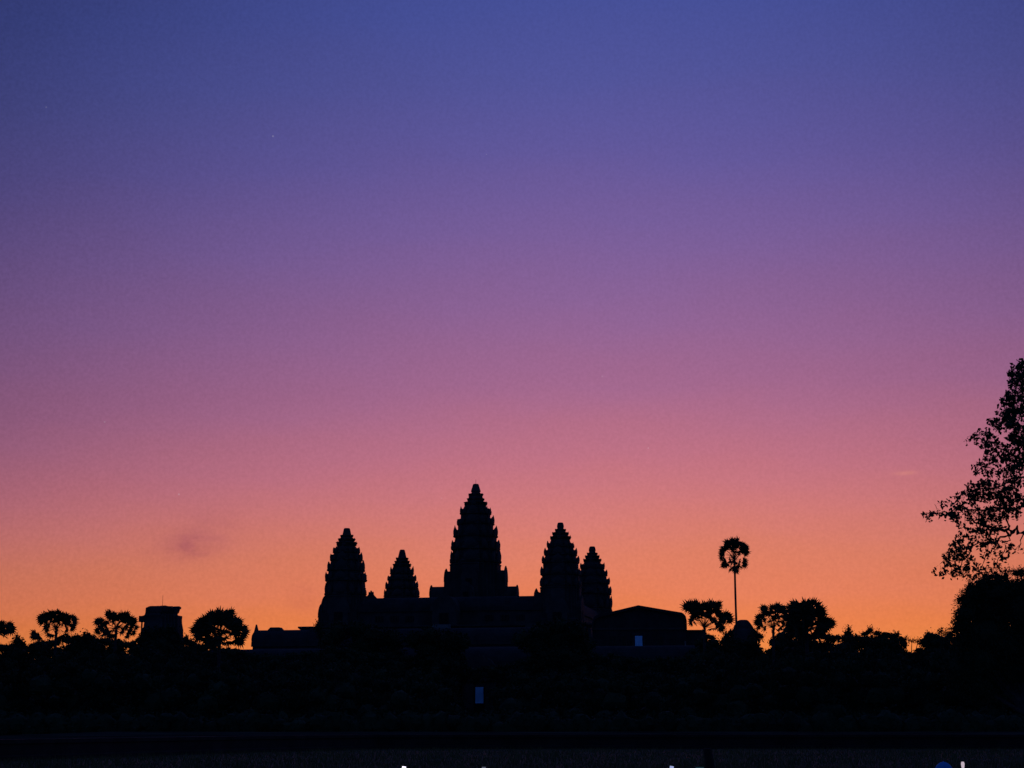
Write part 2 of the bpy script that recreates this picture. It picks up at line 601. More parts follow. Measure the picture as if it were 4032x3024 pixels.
def upper_gallery():
    root = thing('upper_gallery', (TC.x, TC.y, 0), 'long dark stone gallery on a steep base linking the bases of the five towers', 'gallery', rz=-TH)
    zr = zpy(2351, temple(0, -24).y)
    hw, ze = 2.7, zr - 3.2
    mb = MB()      # steep stepped base
    for i, (e, za, zb) in enumerate([(40, 9.0, 13.4), (36.5, 13.4, 18.0), (33, 18.0, Z_UP)]):
        def sq(r, z):
            return [Vector((x * r, y_ * r, z)) for x, y_ in ((1, 1), (-1, 1), (-1, -1), (1, -1))]
        mb.loft([sq(e, za if i else 0), sq(e - .7, za + .9 if i else za + .9), sq(e - 1.1, za + 1.0), sq(e - 1.6, zb - .9), sq(e - .9, zb - .3), sq(e - .9, zb)])
    b = mb.build('base', M_STONE, root)
    for s in (-20, 0, 20):
        ms = MB()
        for k in range(22):
            z1 = 9.0 + (Z_UP - 9.0) * (k + 1) / 22
            ms.box((s, -42.5 + k * .43, z1 / 2), (5.0 - k * .05, .43, z1))
        ms.build('stairway', M_STONE_PALE if s == 0 else M_STONE, b)
    wall, roof = MB(), MB()
    for a in E4:
        c, s = math.cos(a), math.sin(a)

        def fr(p, t, z, c=c, s=s):
            return Vector((c * t - s * (p - 24), s * t + c * (p - 24), z))
        roof.prism(vault_prof(hw, ze, zr) , -24, 24, fr)
        # ridge crest stones
        wall.prism([(-hw + .35, Z_UP), (-hw + .35, ze + .05), (hw - .35, ze + .05), (hw - .35, Z_UP)], -24, 24, fr)
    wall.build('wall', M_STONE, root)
    roof.build('roof', M_ROOF, root)
    for sx in (-15.6, -12.2, -8.8, 8.8, 12.2, 15.6):
        w = MB()
        w.prism([(sx - .9, Z_UP + 1.1), (sx + .9, Z_UP + 1.1), (sx + .9, ze - .9), (sx - .9, ze - .9)], -24 - hw + .30, -24 - hw + .345)
        wo = w.build('window', M_DARK, root)
        bl = MB()
        for j in range(5):
            bl.tube([(sx - .7 + j * .35, -24 - hw + .26, Z_UP + 1.1), (sx - .7 + j * .35, -24 - hw + .26, ze - .9)], [.09, .09], 6)
        bl.build('baluster', M_STONE, wo)
    # gate pavilions on the front, and the small ornate gable near the left tower
    gp = MB()
    gp.prism(gable_prof(2.6, Z_UP, zr - 3.3, zr - .1), -31.0, -24)
    g = gp.build('gate_pavilion', M_STONE, root)
    pm = MB()
    pm.prism(pediment_prof(2.7, Z_UP, zr - 3.4, zr - .4), -31.35, -31.0)
    pm.build('pediment', M_STONE, g)
    dm = MB()
    dm.prism([(-1.0, Z_UP), (1.0, Z_UP), (1.0, zr - 3.9), (-1.0, zr - 3.9)], -31.42, -31.36)
    dm.build('doorway', M_DARK, g)
    for px, py, wpx, v in ((1461.6, 2326, 15, -24), (2112, 2316, 9, -24)):
        uu, zz = on_v(px, py, v)
        hwp = wpx * .0575
        pr = [(-hwp * 1.5, zr - 1.0), (-hwp * 1.5, zr), (-hwp * .75, zr + (zz - zr) * .40), (-hwp * .62, zr + (zz - zr) * .5), (-hwp * .55, zz - .22), (-hwp * .38, zz - .40), (-hwp * .22, zz - .42), (-hwp * .08, zz), (0, zz + .05)]
        if wpx < 12:
            pr = [(-hwp, zr - 1.0), (-hwp, zr + .1), (-hwp * .8, zr + (zz - zr) * .45), (-hwp * .45, zr + (zz - zr) * .75), (0, zz)]
        pr = pr + [(-s, z) for s, z in pr[-2::-1]]
        m = MB()
        m.prism([(uu + s, z) for s, z in pr], v - .35, v + .35)
        m.build('roof_gable', M_STONE, root)
    # low step left of the right front tower
    u0, z0 = on_v(2116, 2337, -24)
    m = MB()
    m.box((u0 + .9, -24, z0 - 1.2), (2.4, 5.0, 2.4))
    m.build('roof_step', M_STONE, root)


upper_gallery()


def middle_gallery():
    V = -55
    u0, z0 = on_v(1003, 2482, V)
    u1, _ = on_v(2310, 2470, V)
    zr = z0
    hw, ze = 3.0, z0 - 3.4
    c = temple(0, V)
    root = thing('middle_gallery', (c.x, c.y, 0), 'low stone gallery with a pointed left end and raised ridge block, left of the towers', 'gallery', rz=-TH)

    def fr(p, t, z):
        return Vector((t, p, z))
    mw = MB()
    mw.prism([(-hw + .4, 0), (-hw + .4, ze + .05), (hw - .4, ze + .05), (hw - .4, 0)], u0 + .6, u1, fr)
    mw.prism([(-hw - 1.6, 0), (-hw - 1.2, z0 - 9), (hw + 1.2, z0 - 9), (hw + 1.6, 0)], u0 + .3, u1 + .5, fr)
    mw.build('wall', M_STONE, root)
    mr = MB()
    mr.prism(vault_prof(hw, ze, zr), u0 + .4, u1, fr)
    mr.prism([(s, z) for s, z in vault_prof(hw + .9, ze - 1.4, ze + .2)], u0 + .8, u1, fr)
    mr.build('roof', M_ROOF, root)
    # pointed end gable, bulging like a bud
    me = MB()
    ua, zs = on_v(1010, 2459, V)
    ub, _ = on_v(992, 2512, V)
    zl = on_v(992, 2552, V)[1]
    prof = [(ua + 1.3, zl - 1), (ua - .4, zl - .6), (ub + .35, zl + .5), (ub, zl + 1.6), (ub + .1, zl + 2.5), (ub + .45, zl + 3.1), (ua - .38, zs - 1.6), (ua, zs), (ua + .38, zs - 1.3), (ua + 1.3, zs - 1.6)]
    me.prism(prof, -.4, .4)
    me.build('pediment', M_STONE, root)
    a, za = on_v(1062, 2481, V)
    b, _ = on_v(1106, 2481, V)
    zt = on_v(1080, 2471, V)[1]
    mc = MB()
    mc.prism([(a - .3, za - .6), (b + .5, za - .6), (b + .4, za), (b - .1, zt), (a + .45, zt), (a - .1, za)], -.9, .9)
    mc.build('ridge_block', M_STONE, root)
    a, za = on_v(1228, 2474, V)
    b, _ = on_v(1241, 2474, V)
    mc = MB()
    mc.prism([(a, za - 1.4), (b, za - 1.4), (b, za), (a + .1, za - .06)], -1.6, 1.6)
    mc.build('roof_step', M_STONE, root)
    for k in range(18):
        uu = u0 + 4 + k * 4.0
        if uu > u1 - 2:
            break
        w = MB()
        w.prism([(uu - .8, ze - 3.2), (uu + .8, ze - 3.2), (uu + .8, ze - 1.2), (uu - .8, ze - 1.2)], -hw + .33, -hw + .39)
        w.build('window', M_DARK, root)


middle_gallery()


def gabled_hall():
    Y = 316.0
    c = P(2513, 2600, Y)
    rz = -0.078
    root = thing('gabled_hall', (c.x, Y, 0), 'dark stone hall with a broad low gabled roof right of the towers', 'building', rz=rz)

    def L(px, py):
        p = P(px, py, Y)
        return ((p.x - c.x), p.z)
    ol = [(2330, 2600), (2330, 2478), (2333, 2450), (2338, 2431), (2350, 2422), (2409, 2408), (2512, 2384), (2515, 2384), (2640, 2406), (2682, 2413), (2691, 2418),
          (2699, 2428), (2703, 2445), (2704, 2478)]
    pr = [L(*p) for p in ol]
    base = [(pr[-1][0], 0), (pr[0][0], 0)]
    m = MB()
    wallp = [(s * .985, z - .45) for s, z in pr[1:]] + [(s * .985, 0) for s, _ in base]
    m.prism(wallp, 0.0, 15.0)
    m.build('wall', M_ROOF, root)
    r = MB()
    outer = pr[1:]
    inner = [(s * .982, z - .5) for s, z in outer][::-1]
    r.prism(outer + inner, -.6, 15.4)
    r.build('roof', M_ROOF, root)
    # string course, door surround, side windows
    d = MB()
    s0, zt = L(2497, 2502)
    s1, zb = L(2533, 2562)
    d.box(((s0 + s1) / 2, -.03, (zt + zb) / 2), (s1 - s0, .05, zt - zb))
    dr = d.build('doorway', M_DARK, root)
    f = MB()
    f.box((s0 - .2, -.12, (zt + zb) / 2), (.3, .24, zt - zb))
    f.box((s1 + .2, -.12, (zt + zb) / 2), (.3, .24, zt - zb))
    f.box(((s0 + s1) / 2, -.14, zt + .22), (s1 - s0 + 1.0, .28, .42))
    f.build('door_surround', M_STONE, dr)
    for px in (2400, 2445, 2590, 2640):
        a, z1 = L(px, 2505)
        b, z2 = L(px + 24, 2545)
        w = MB()
        w.box(((a + b) / 2, -.02, (z1 + z2) / 2), (b - a, .03, z1 - z2))
        wo = w.build('window', M_DARK, root)
        bl = MB()
        for j in range(5):
            x = a + (b - a) * (j + .5) / 5
            bl.tube([(x, -.08, z2), (x, -.08, z1)], [.06, .06], 6)
        bl.build('baluster', M_STONE, wo)
    sc = MB()
    sc.box((0, -.1, L(2513, 2476)[1]), (L(2695, 2476)[0] - L(2335, 2476)[0], .2, .35))
    sc.build('string_course', M_STONE, root)
    # blue-white tarp hung in the doorway
    hang_cloth((2500, 2530), (2503.5, 2558), Y - .25, 'pale blue cloth hanging upright in the doorway of the gabled hall', rz)


def hang_cloth(xs, ys, Y, label, rz):
    a, b = P(xs[0], ys[0], Y), P(xs[1], ys[1], Y)
    w, h = b.x - a.x, a.z - b.z
    nx, nz = 12, 18
    g = []
    for side in (0, 1):
        for j in range(nz + 1):
            for i in range(nx + 1):
                s, t = i / nx, j / nz
                y = .03 * math.sin(s * 13 + t * 2.0) * (t + .2) + .02 * math.sin(t * 9 + s * 3)
                x = (s - .5) * w * (1 - .015 * math.sin(t * 5))
                g.append(Vector((x, y + side * .02, -t * h)))
    fs = []
    n1 = (nx + 1) * (nz + 1)
    for j in range(nz):
        for i in range(nx):
            p = j * (nx + 1) + i
            q = p + nx + 1
            fs.append((p, q, q + 1, p + 1))
            fs.append((n1 + p, n1 + p + 1, n1 + q + 1, n1 + q))
    for j in range(nz):
        for i in (0, nx):
            p = j * (nx + 1) + i
            q = p + nx + 1
            fs.append((p, q, n1 + q, n1 + p))
    for i in range(nx):
        for j in (0, nz):
            p = j * (nx + 1) + i
            fs.append((p, p + 1, n1 + p + 1, n1 + p))
    m = MB()
    m.add(g, fs)
    o = m.build('hanging_cloth', M_CLOTH, None, ((a.x + b.x) / 2, Y, a.z), rz, smooth=True)
    tag(o, label, 'cloth', 'pale blue cloths hung over doorways')
    bar = MB()
    bar.tube([(-w / 2 - .06, .01, .03), (w / 2 + .06, .01, .03)], [.03, .03], 6)
    bar.build('rail', M_METAL, o)


gabled_hall()


def outer_gallery():
    V = -95
    u0, z0 = on_v(830, 2557, V)
    ua, zr = on_v(985, 2557, V)
    u1, _ = on_v(2900, 2557, V)
    c = temple(0, V)
    root = thing('outer_gallery', (c.x, c.y, 0), 'long low outermost stone gallery behind the dark trees below the towers', 'gallery', rz=-TH)
    hw = 2.8
    ze = zr - 3.3

    def fr(p, t, z):
        return Vector((t, p, z))
    zfl = 3.4
    pl = MB()
    pl.prism([(-8, 0), (-7.6, .6), (-7.2, 1.7), (-7.7, 3.0), (-7.7, zfl), (5, zfl), (5, 0)], u0 - 1, u1 + 1, fr)
    pl.build('platform', M_STONE, root)
    w = MB()
    w.prism([(hw - .9, zfl), (hw - .9, ze), (hw - .2, ze), (hw - .2, zfl)], u0, u1, fr)
    w.prism([(-hw, ze - .75), (-hw, ze), (-hw + .6, ze), (-hw + .6, ze - .75)], u0, u1, fr)
    w.prism([(-hw - 2.6, ze - 3.2), (-hw - 2.6, ze - 2.5), (-hw - 2.1, ze - 2.5), (-hw - 2.1, ze - 3.2)], u0, u1, fr)
    w.build('wall', M_STONE, root)
    r = MB()
    r.prism(vault_prof(hw + .3, ze - .02, zr), u0, u1, fr)
    r.prism([(-hw - 2.9, ze - 2.5), (-hw - 2.0, ze - 1.5), (-hw - .01, ze - .9), (-hw - .01, ze - 1.3), (-hw - 1.9, ze - 2.2)], u0, u1, fr)
    r.build('roof', M_ROOF, root)
    n = 0
    x = u0 + 1
    cols = bpy.data.meshes.new('column')
    cm = MB()
    cm.box((0, 0, (ze - 3.2 - zfl) / 2), (.5, .5, ze - 3.2 - zfl))
    cm.box((0, 0, .15), (.7, .7, .3))
    cm.box((0, 0, ze - 3.2 - zfl - .2), (.7, .7, .35))
    cols.from_pydata(cm.v, [], cm.f)
    cols.materials.append(M_STONE)
    while x < u1 and n < 60:
        inst(cols, 'column', root, (x, -hw - 2.35, zfl))
        x += (u1 - u0) / 60
        n += 1
    # gate with doorway (the pale blue cloth hangs in it)
    ug, zg = on_v(1887, 2705, V - 6.9)
    g = MB()
    g.prism(gable_prof(2.6, zfl, ze - 2.0, ze + 1.4), -6.8, -hw, lambda s, t, z: Vector((ug + s, t, z)))
    gp = g.build('gate_pavilion', M_STONE, root)
    pm = MB()
    pm.prism([(ug + s, z) for s, z in pediment_prof(2.8, ze - 2.6, ze - 2.0, ze + 1.6)], -7.1, -6.8)
    pm.build('pediment', M_STONE, gp)
    dm = MB()
    zd0, zd1 = zpy(2772, temple(ug, V - 7).y), zpy(2702, temple(ug, V - 7).y)
    dm.box((ug, -6.84, (zfl + zd1) / 2), (1.9, .06, zd1 - zfl))
    dm.build('doorway', M_DARK, gp)
    yy = temple(ug, V - 7.05).y
    hang_cloth((1871, 1903.5), (2705, 2769), yy - .05, 'pale blue cloth hanging upright low in the dark mass below the tallest tower', -TH)


outer_gallery()


def stone_wall():
    Y = 325
    a, b = P(2690, 2480, Y), P(2778, 2480, Y)
    m = MB()
    m.prism([(-.7, 0), (-.7, a.z - .35), (-.9, a.z - .3), (-.9, a.z - .05), (0, a.z), (.9, a.z - .05), (.9, a.z - .3), (.7, a.z - .35), (.7, 0)],
            a.x, b.x, lambda s, t, z: Vector((t - a.x, s, z)))
    o = m.build('stone_wall', M_STONE, None, (a.x, Y, 0), -.05)
    tag(o, 'plain flat-topped dark stone wall just right of the gabled hall', 'wall')
    p = P(2698, 2525, 314)
    q = P(2698, 2561, 314)
    m = MB()
    h = p.z
    m.loft([[Vector((r * math.cos(i * math.pi / 3), r * math.sin(i * math.pi / 3), z)) for i in range(6)]
            for z, r in ((0, .16), (q.z, .13), (q.z + .3, .10), (h - .25, .10), (h - .2, .14), (h, .10))])
    o = m.build('stone_post', M_STONE_PALE, None, (p.x, 314, 0))
    tag(o, 'thin pale upright stone post at the right corner of the gabled hall', 'post')


stone_wall()


def ruined_tower(label, Y, rings, depth_k, top_fn=None, extra=None, seed=0, rod=None):
    cx = sum(r[1] + r[2] for r in rings) / (2 * len(rings))
    c = P(cx, 2600, Y)
    root = thing('ruined_tower', (c.x, Y, 0), label, 'tower', 'ruined corner towers of the temple enclosure', -TH)
    rng = random.Random(seed)
    mb = MB()
    rs = []
    first = True
    for py, xl, xr in rings:
        z = zpy(py, Y)
        a, b = P(xl, py, Y).x - c.x, P(xr, py, Y).x - c.x
        h = (b - a) / 2 / 1.058
        mid = (a + b) / 2
        ring = []
        for x, y in REDPTS:
            j = 1 + rng.uniform(-.015, .015)
            ring.append(Vector((mid + x * h * j, y * h * depth_k * j, z)))
        if first:
            rs.append([Vector((p.x, p.y, 0)) for p in ring])
            first = False
        rs.append(ring)
    if top_fn:
        rs[-1] = [Vector((p.x, p.y, top_fn(p.x + c.x) + rng.uniform(-.12, .12))) for p in rs[-1]]
    mb.loft(rs)
    body = mb.build('shaft', M_STONE, root)
    if extra:
        extra(root, c, rng)
    return root


def tower_d_extra(root, c, rng):
    Y = 345
    # broken porch corner on the left: overhanging block on a thin post
    k = MB()
    a, b = P(552, 2426, Y), P(572, 2449, Y)
    k.box(((a.x + b.x) / 2 - c.x + .2, -.6, (a.z + b.z) / 2), (b.x - a.x + .5, 2.2, a.z - b.z), TH)
    k.build('lintel', M_STONE, root)
    a, b = P(556, 2449, Y), P(559.5, 2472, Y)
    k = MB()
    k.box(((a.x + b.x) / 2 - c.x, -.6, (a.z + b.z) / 2 - 1), (b.x - a.x, .5, a.z - b.z + 2), TH)
    k.build('post', M_STONE, root)
    k = MB()
    for px, py, w, h in ((590, 2394, 14, 7), (606, 2391, 16, 8), (625, 2387, 18, 8), (650, 2386, 20, 8), (672, 2388, 20, 6), (694, 2388.5, 22, 8)):
        p = P(px, py, Y)
        k.box((p.x - c.x, rng.uniform(-1, 1), p.z - h * .027), (w * .054, rng.uniform(1.5, 3), h * .054), rng.uniform(-.2, .4), 1.0, (0, rng.uniform(-.06, .06)))
    k.build('loose_blocks', M_STONE, root)
    k = MB()
    a, b = P(641, 2343, Y), P(641, 2390, Y)
    k.tube([(a.x - c.x, 0, b.z), (a.x - c.x, 0, a.z)], [.045, .03], 6)
    k.build('lightning_rod', M_METAL, root)


def top_d(x):
    px = 2016 + x * F_PX / (345 * 1.02)
    pts = [(560, 2399), (574, 2397), (610, 2390), (640, 2385), (665, 2387), (705, 2387), (730, 2389)]
    for (a, b), (a2, b2) in zip(pts, pts[1:]):
        if px <= a2:
            t = max(0, (px - a) / (a2 - a))
            return zpy(b + (b2 - b) * t, 345) - .25
    return zpy(2388, 345) - .25


ruined_tower('broken-topped square tower of dark stone with a thin rod, left of the temple', 345,
             [(2640, 552, 719), (2480, 556, 719), (2470, 566, 719), (2452, 568, 715), (2440, 568, 715), (2428, 562, 715), (2425, 562, 714.5), (2424, 569, 699), (2418, 571, 697), (2412, 573, 703), (2400, 574, 707), (2392, 575, 706)],
             1.0, top_d, tower_d_extra, 11)
ruined_tower('rounded stump of a dark ruined stone tower at the foot of the tall slim palm', 332,
             [(2600, 2866, 2990), (2500, 2874, 2982), (2484, 2878, 2979), (2476, 2886, 2970), (2468, 2888, 2966), (2456, 2895, 2958), (2450, 2899, 2953), (2444, 2905, 2947), (2441, 2912, 2941)],
             1.0, None, None, 12)


def terrace():
    pts_px = [(-700, 80), (0, 90.5), (1000, 118), (1500, 134), (2600, 135), (4700, 135)]
    front = [((px - 2016) / F_PX * Y, Y) for px, Y in pts_px]
    H = 1.15
    root = thing('stone_terrace', (front[3][0], 134, 0), 'long low dark-walled stone terrace running across the grass before the trees', 'terrace')
    ox, oy = front[3][0], 134
    wall, top = MB(), MB()
    for (x0, y0), (x1, y1) in zip(front, front[1:]):
        d = Vector((x1 - x0, y1 - y0, 0)).normalized()
        n = Vector((d.y, -d.x, 0))
        a, b = Vector((x0 - ox, y0 - oy, 0)), Vector((x1 - ox, y1 - oy, 0))
        prof = [(0, 0), (.10, 0), (.10, .22), (0, .30), (0, .85), (.10, .92), (.10, H), (-1.2, H), (-1.2, 0)]
        wall.loft([[p + n * s + Vector((0, 0, z)) for s, z in prof] for p in (a, b)])
    wall.build('wall', M_WALL, root)
    N = len(front)
    vs = []
    for x, y in front:
        vs.append(Vector((x - ox, y - oy + 1.0, H - .012)))
    back = [Vector((v.x * 1.7, 230 - oy, H - .012)) for v in vs]
    top.add(vs + back, [(i, i + 1, N + i + 1, N + i) for i in range(N - 1)])
    top.build('paving', M_PAVE, root)


terrace()


# ------------------------------------------------------------------ foliage
def rand_unit(rng):
    while True:
        v = Vector((rng.uniform(-1, 1), rng.uniform(-1, 1), rng.uniform(-1, 1)))
        if .05 < v.length < 1:
            return v.normalized()


def leaf(mb, p, s, rng, asp=.6, droop=0.0):
    a = rand_unit(rng)
    if droop:
        a = (a + Vector((0, 0, -droop))).normalized()
    b = a.cross(rand_unit(rng)).normalized()
    a, b = a * s * .5, b * s * asp * .5
    o = len(mb.v)
    mb.v += [tuple(p - a), tuple(p + b - a * .1), tuple(p + a), tuple(p - b - a * .1)]
    mb.f.append((o, o + 1, o + 2, o + 3))


ICO = None


def core(mb, c, r, rng):
    global ICO
    if ICO is None:
        bm = bmesh.new()
        bmesh.ops.create_icosphere(bm, subdivisions=2, radius=1)
        ICO = ([v.co.copy() for v in bm.verts], [tuple(v.index for v in f.verts) for f in bm.faces])
        bm.free()
    off = Vector((rng.uniform(0, 50), rng.uniform(0, 50), 0))
    vs = []
    for v in ICO[0]:
        k = 1 + .35 * mnoise.noise(v * 2.2 + off)
        vs.append(c + Vector((v.x * r[0], v.y * r[1], v.z * r[2])) * k)
    mb.add(vs, ICO[1])


def blob(mb, c, r, n, s, rng, asp=.6, fill=.72, lo=.70, hi=1.08, droop=0):
    if fill:
        core(mb, c, [q * fill for q in r], rng)
    off = Vector((rng.uniform(0, 90), rng.uniform(0, 90), 0))
    for _ in range(n):
        u = rand_unit(rng)
        k = rng.uniform(lo, hi) * (1 + .22 * mnoise.noise(u * 2.6 + off))
        leaf(mb, c + Vector((u.x * r[0], u.y * r[1], u.z * r[2])) * k, s * rng.uniform(.6, 1.25), rng, asp, droop)


def broad_tree(label, Y, blobs, trunk_px, seed, s=.5, dens=1.15, name='broadleaf_tree', group='trees along the skyline',
               fill=.72, mat=None, asp=.6, trunk_r=.28, droop=0, lo=.7, hi=1.08, bristle=14):
    """blobs: (px, py, rx_px, ry_px); crown from leaf clumps, trunk to the ground with limbs"""
    rng = random.Random(seed)
    base = P(trunk_px, 2700, Y)
    root = thing(name, (base.x, Y, 0), label, 'tree', group)
    tr = MB()
    cr = MB()
    cs = []
    for b in blobs:
        px, py, rx, ry = b[:4]
        c = P(px, py, Y) - Vector((base.x, Y, 0))
        k = mpp(Y, c.z)
        r = [rx * k, (rx + ry) / 2 * k * .9, ry * k]
        c.y += rng.uniform(-.5, .5) * r[1]
        cs.append((c, r))
        area = 4 * (r[0] * r[2] + r[0] * r[1])
        n = int(area / (s * s) * 3.4 * dens)
        blob(cr, c, r, max(n, 30), s, rng, asp, fill, lo, hi, droop)
        for _ in range(bristle):      # twigs and long leaves standing out of the outline
            u = rand_unit(rng)
            p0 = c + Vector((u.x * r[0], u.y * r[1], u.z * r[2])) * rng.uniform(.85, 1.0)
            dd = (u + rand_unit(rng) * .6 + Vector((0, 0, .25))).normalized()
            ln = s * rng.uniform(1.0, 2.4)
            sd = dd.cross(rand_unit(rng)).normalized() * s * rng.uniform(.08, .22)
            o = len(cr.v)
            cr.v += [tuple(p0 - sd), tuple(p0 + dd * ln * .6 + sd * .5), tuple(p0 + dd * ln), tuple(p0 + sd)]
            cr.f.append((o, o + 1, o + 2, o + 3))
            for _k in range(2):
                leaf(cr, p0 + dd * ln * rng.uniform(.4, 1.0), s * rng.uniform(.4, .8), rng, asp)
    zt = min(c.z for c, _ in cs)
    hub = Vector((rng.uniform(-.2, .2), 0, max(zt * .55, 1.5)))
    tr.tube([(0, 0, -.2), (0.05, 0, hub.z * .5), tuple(hub)], [trunk_r * 1.5, trunk_r, trunk_r * .8], 8)
    for c, r in cs:
        m = (hub + c) / 2 + Vector((rng.uniform(-.3, .3), rng.uniform(-.3, .3), -.2))
        tr.tube([tuple(hub), tuple(m), tuple(c)], [trunk_r * .6, trunk_r * .38, trunk_r * .15], 6)
    tr.build('trunk', M_BARK, root)
    cr.build('crown', mat or M_LEAF, root)
    return root


SKY = 'trees along the skyline'
broad_tree('small pointed dark tree just left of the leftmost full palm, near the left edge', 232, [(68, 2522, 16, 20), (84, 2532, 18, 16), (78, 2575, 42, 40)], 78, 21, .4)
broad_tree('bushy dark tree filling the gap between the two leftmost full palms', 236, [(300, 2512, 22, 16), (345, 2508, 24, 18), (322, 2545, 60, 34), (325, 2605, 70, 50)], 322, 22, .45)
broad_tree('dark tree covering the foot of the broken-topped tower on the left', 252, [(600, 2490, 38, 24), (660, 2482, 36, 22), (682, 2520, 30, 28), (566, 2515, 24, 28), (630, 2550, 90, 50)], 630, 23, .5)
broad_tree('low dark tree sloping down from the broken-topped tower to the large dense palm', 243, [(732, 2516, 14, 16), (752, 2530, 20, 14), (735, 2570, 46, 40)], 735, 24, .4)
broad_tree('slender tuft of foliage poking out at the left foot of the far left temple tower', 290, [(1254, 2456, 11, 16), (1247, 2472, 13, 14), (1262, 2490, 22, 26), (1285, 2540, 34, 40)], 1280, 25, .35, fill=.6)
broad_tree('tree with rounded clumps at the foot of the temple towers left of the tallest one', 262, [(1330, 2492, 46, 48), (1296, 2520, 40, 40), (1400, 2480, 44, 36), (1470, 2500, 50, 40), (1440, 2545, 70, 50), (1545, 2515, 44, 40), (1400, 2600, 110, 60), (1540, 2570, 60, 45)], 1420, 26, .5)
broad_tree('dark tree clump in front of the tallest tower base', 258, [(1630, 2520, 40, 36), (1690, 2505, 46, 40), (1760, 2520, 50, 40), (1810, 2530, 44, 40), (1690, 2560, 60, 40), (1770, 2545, 60, 42), (1740, 2610, 100, 60)], 1740, 27, .5)
broad_tree('dark tree clump at the foot of the pair of overlapping right towers', 255, [(2060, 2520, 44, 36), (2130, 2492, 46, 40), (2200, 2470, 48, 40), (2270, 2486, 44, 40), (2110, 2540, 60, 40), (2200, 2520, 66, 46), (2290, 2545, 60, 46), (2200, 2600, 130, 60)], 2200, 28, .5)
broad_tree('bush on the left shoulder of the rounded ruined stump', 250, [(2862, 2506, 16, 20), (2880, 2494, 14, 18), (2868, 2545, 40, 34)], 2868, 29, .4)
broad_tree('bush on the right shoulder of the rounded ruined stump, leaning over the bright gap', 252, [(2975, 2496, 16, 18), (2992, 2506, 16, 14), (2962, 2530, 30, 30), (2940, 2570, 46, 36)], 2955, 30, .4)
broad_tree('small cone-shaped dark tree on the low skyline at the right', 262, [(3341, 2478, 9, 14), (3341, 2496, 20, 16), (3341, 2515, 25, 18), (3341, 2550, 34, 30)], 3341, 31, .35)
broad_tree('spreading dark tree with a bumpy top right of the cone-shaped tree', 246, [(3425, 2482, 15, 13), (3404, 2496, 16, 10), (3455, 2494, 20, 11), (3488, 2499, 20, 11), (3525, 2506, 22, 14), (3535, 2498, 8, 9), (3470, 2530, 66, 30), (3450, 2590, 80, 50)], 3465, 32, .36)
broad_tree('thin lacy tree with sky showing through, right of the spreading bumpy tree', 256, [(3566, 2516, 12, 12), (3558, 2545, 10, 20), (3590, 2524, 14, 8), (3616, 2524, 18, 9), (3560, 2580, 16, 20)], 3566, 33, .3, dens=.62, fill=.4)
broad_tree('flat-topped bushy dark tree between the lacy tree and the big right-hand tree', 248, [(3652, 2504, 15, 14), (3668, 2500, 16, 12), (3640, 2530, 22, 24), (3745, 2500, 18, 14), (3690, 2532, 60, 26), (3690, 2590, 75, 50)], 3690, 34, .38)
broad_tree('small round-headed gappy tree just left of the big dark tree at the right', 264, [(3708, 2484, 17, 13), (3696, 2494, 12, 10), (3722, 2496, 12, 9)], 3708, 35, .3, dens=.6, fill=.35)


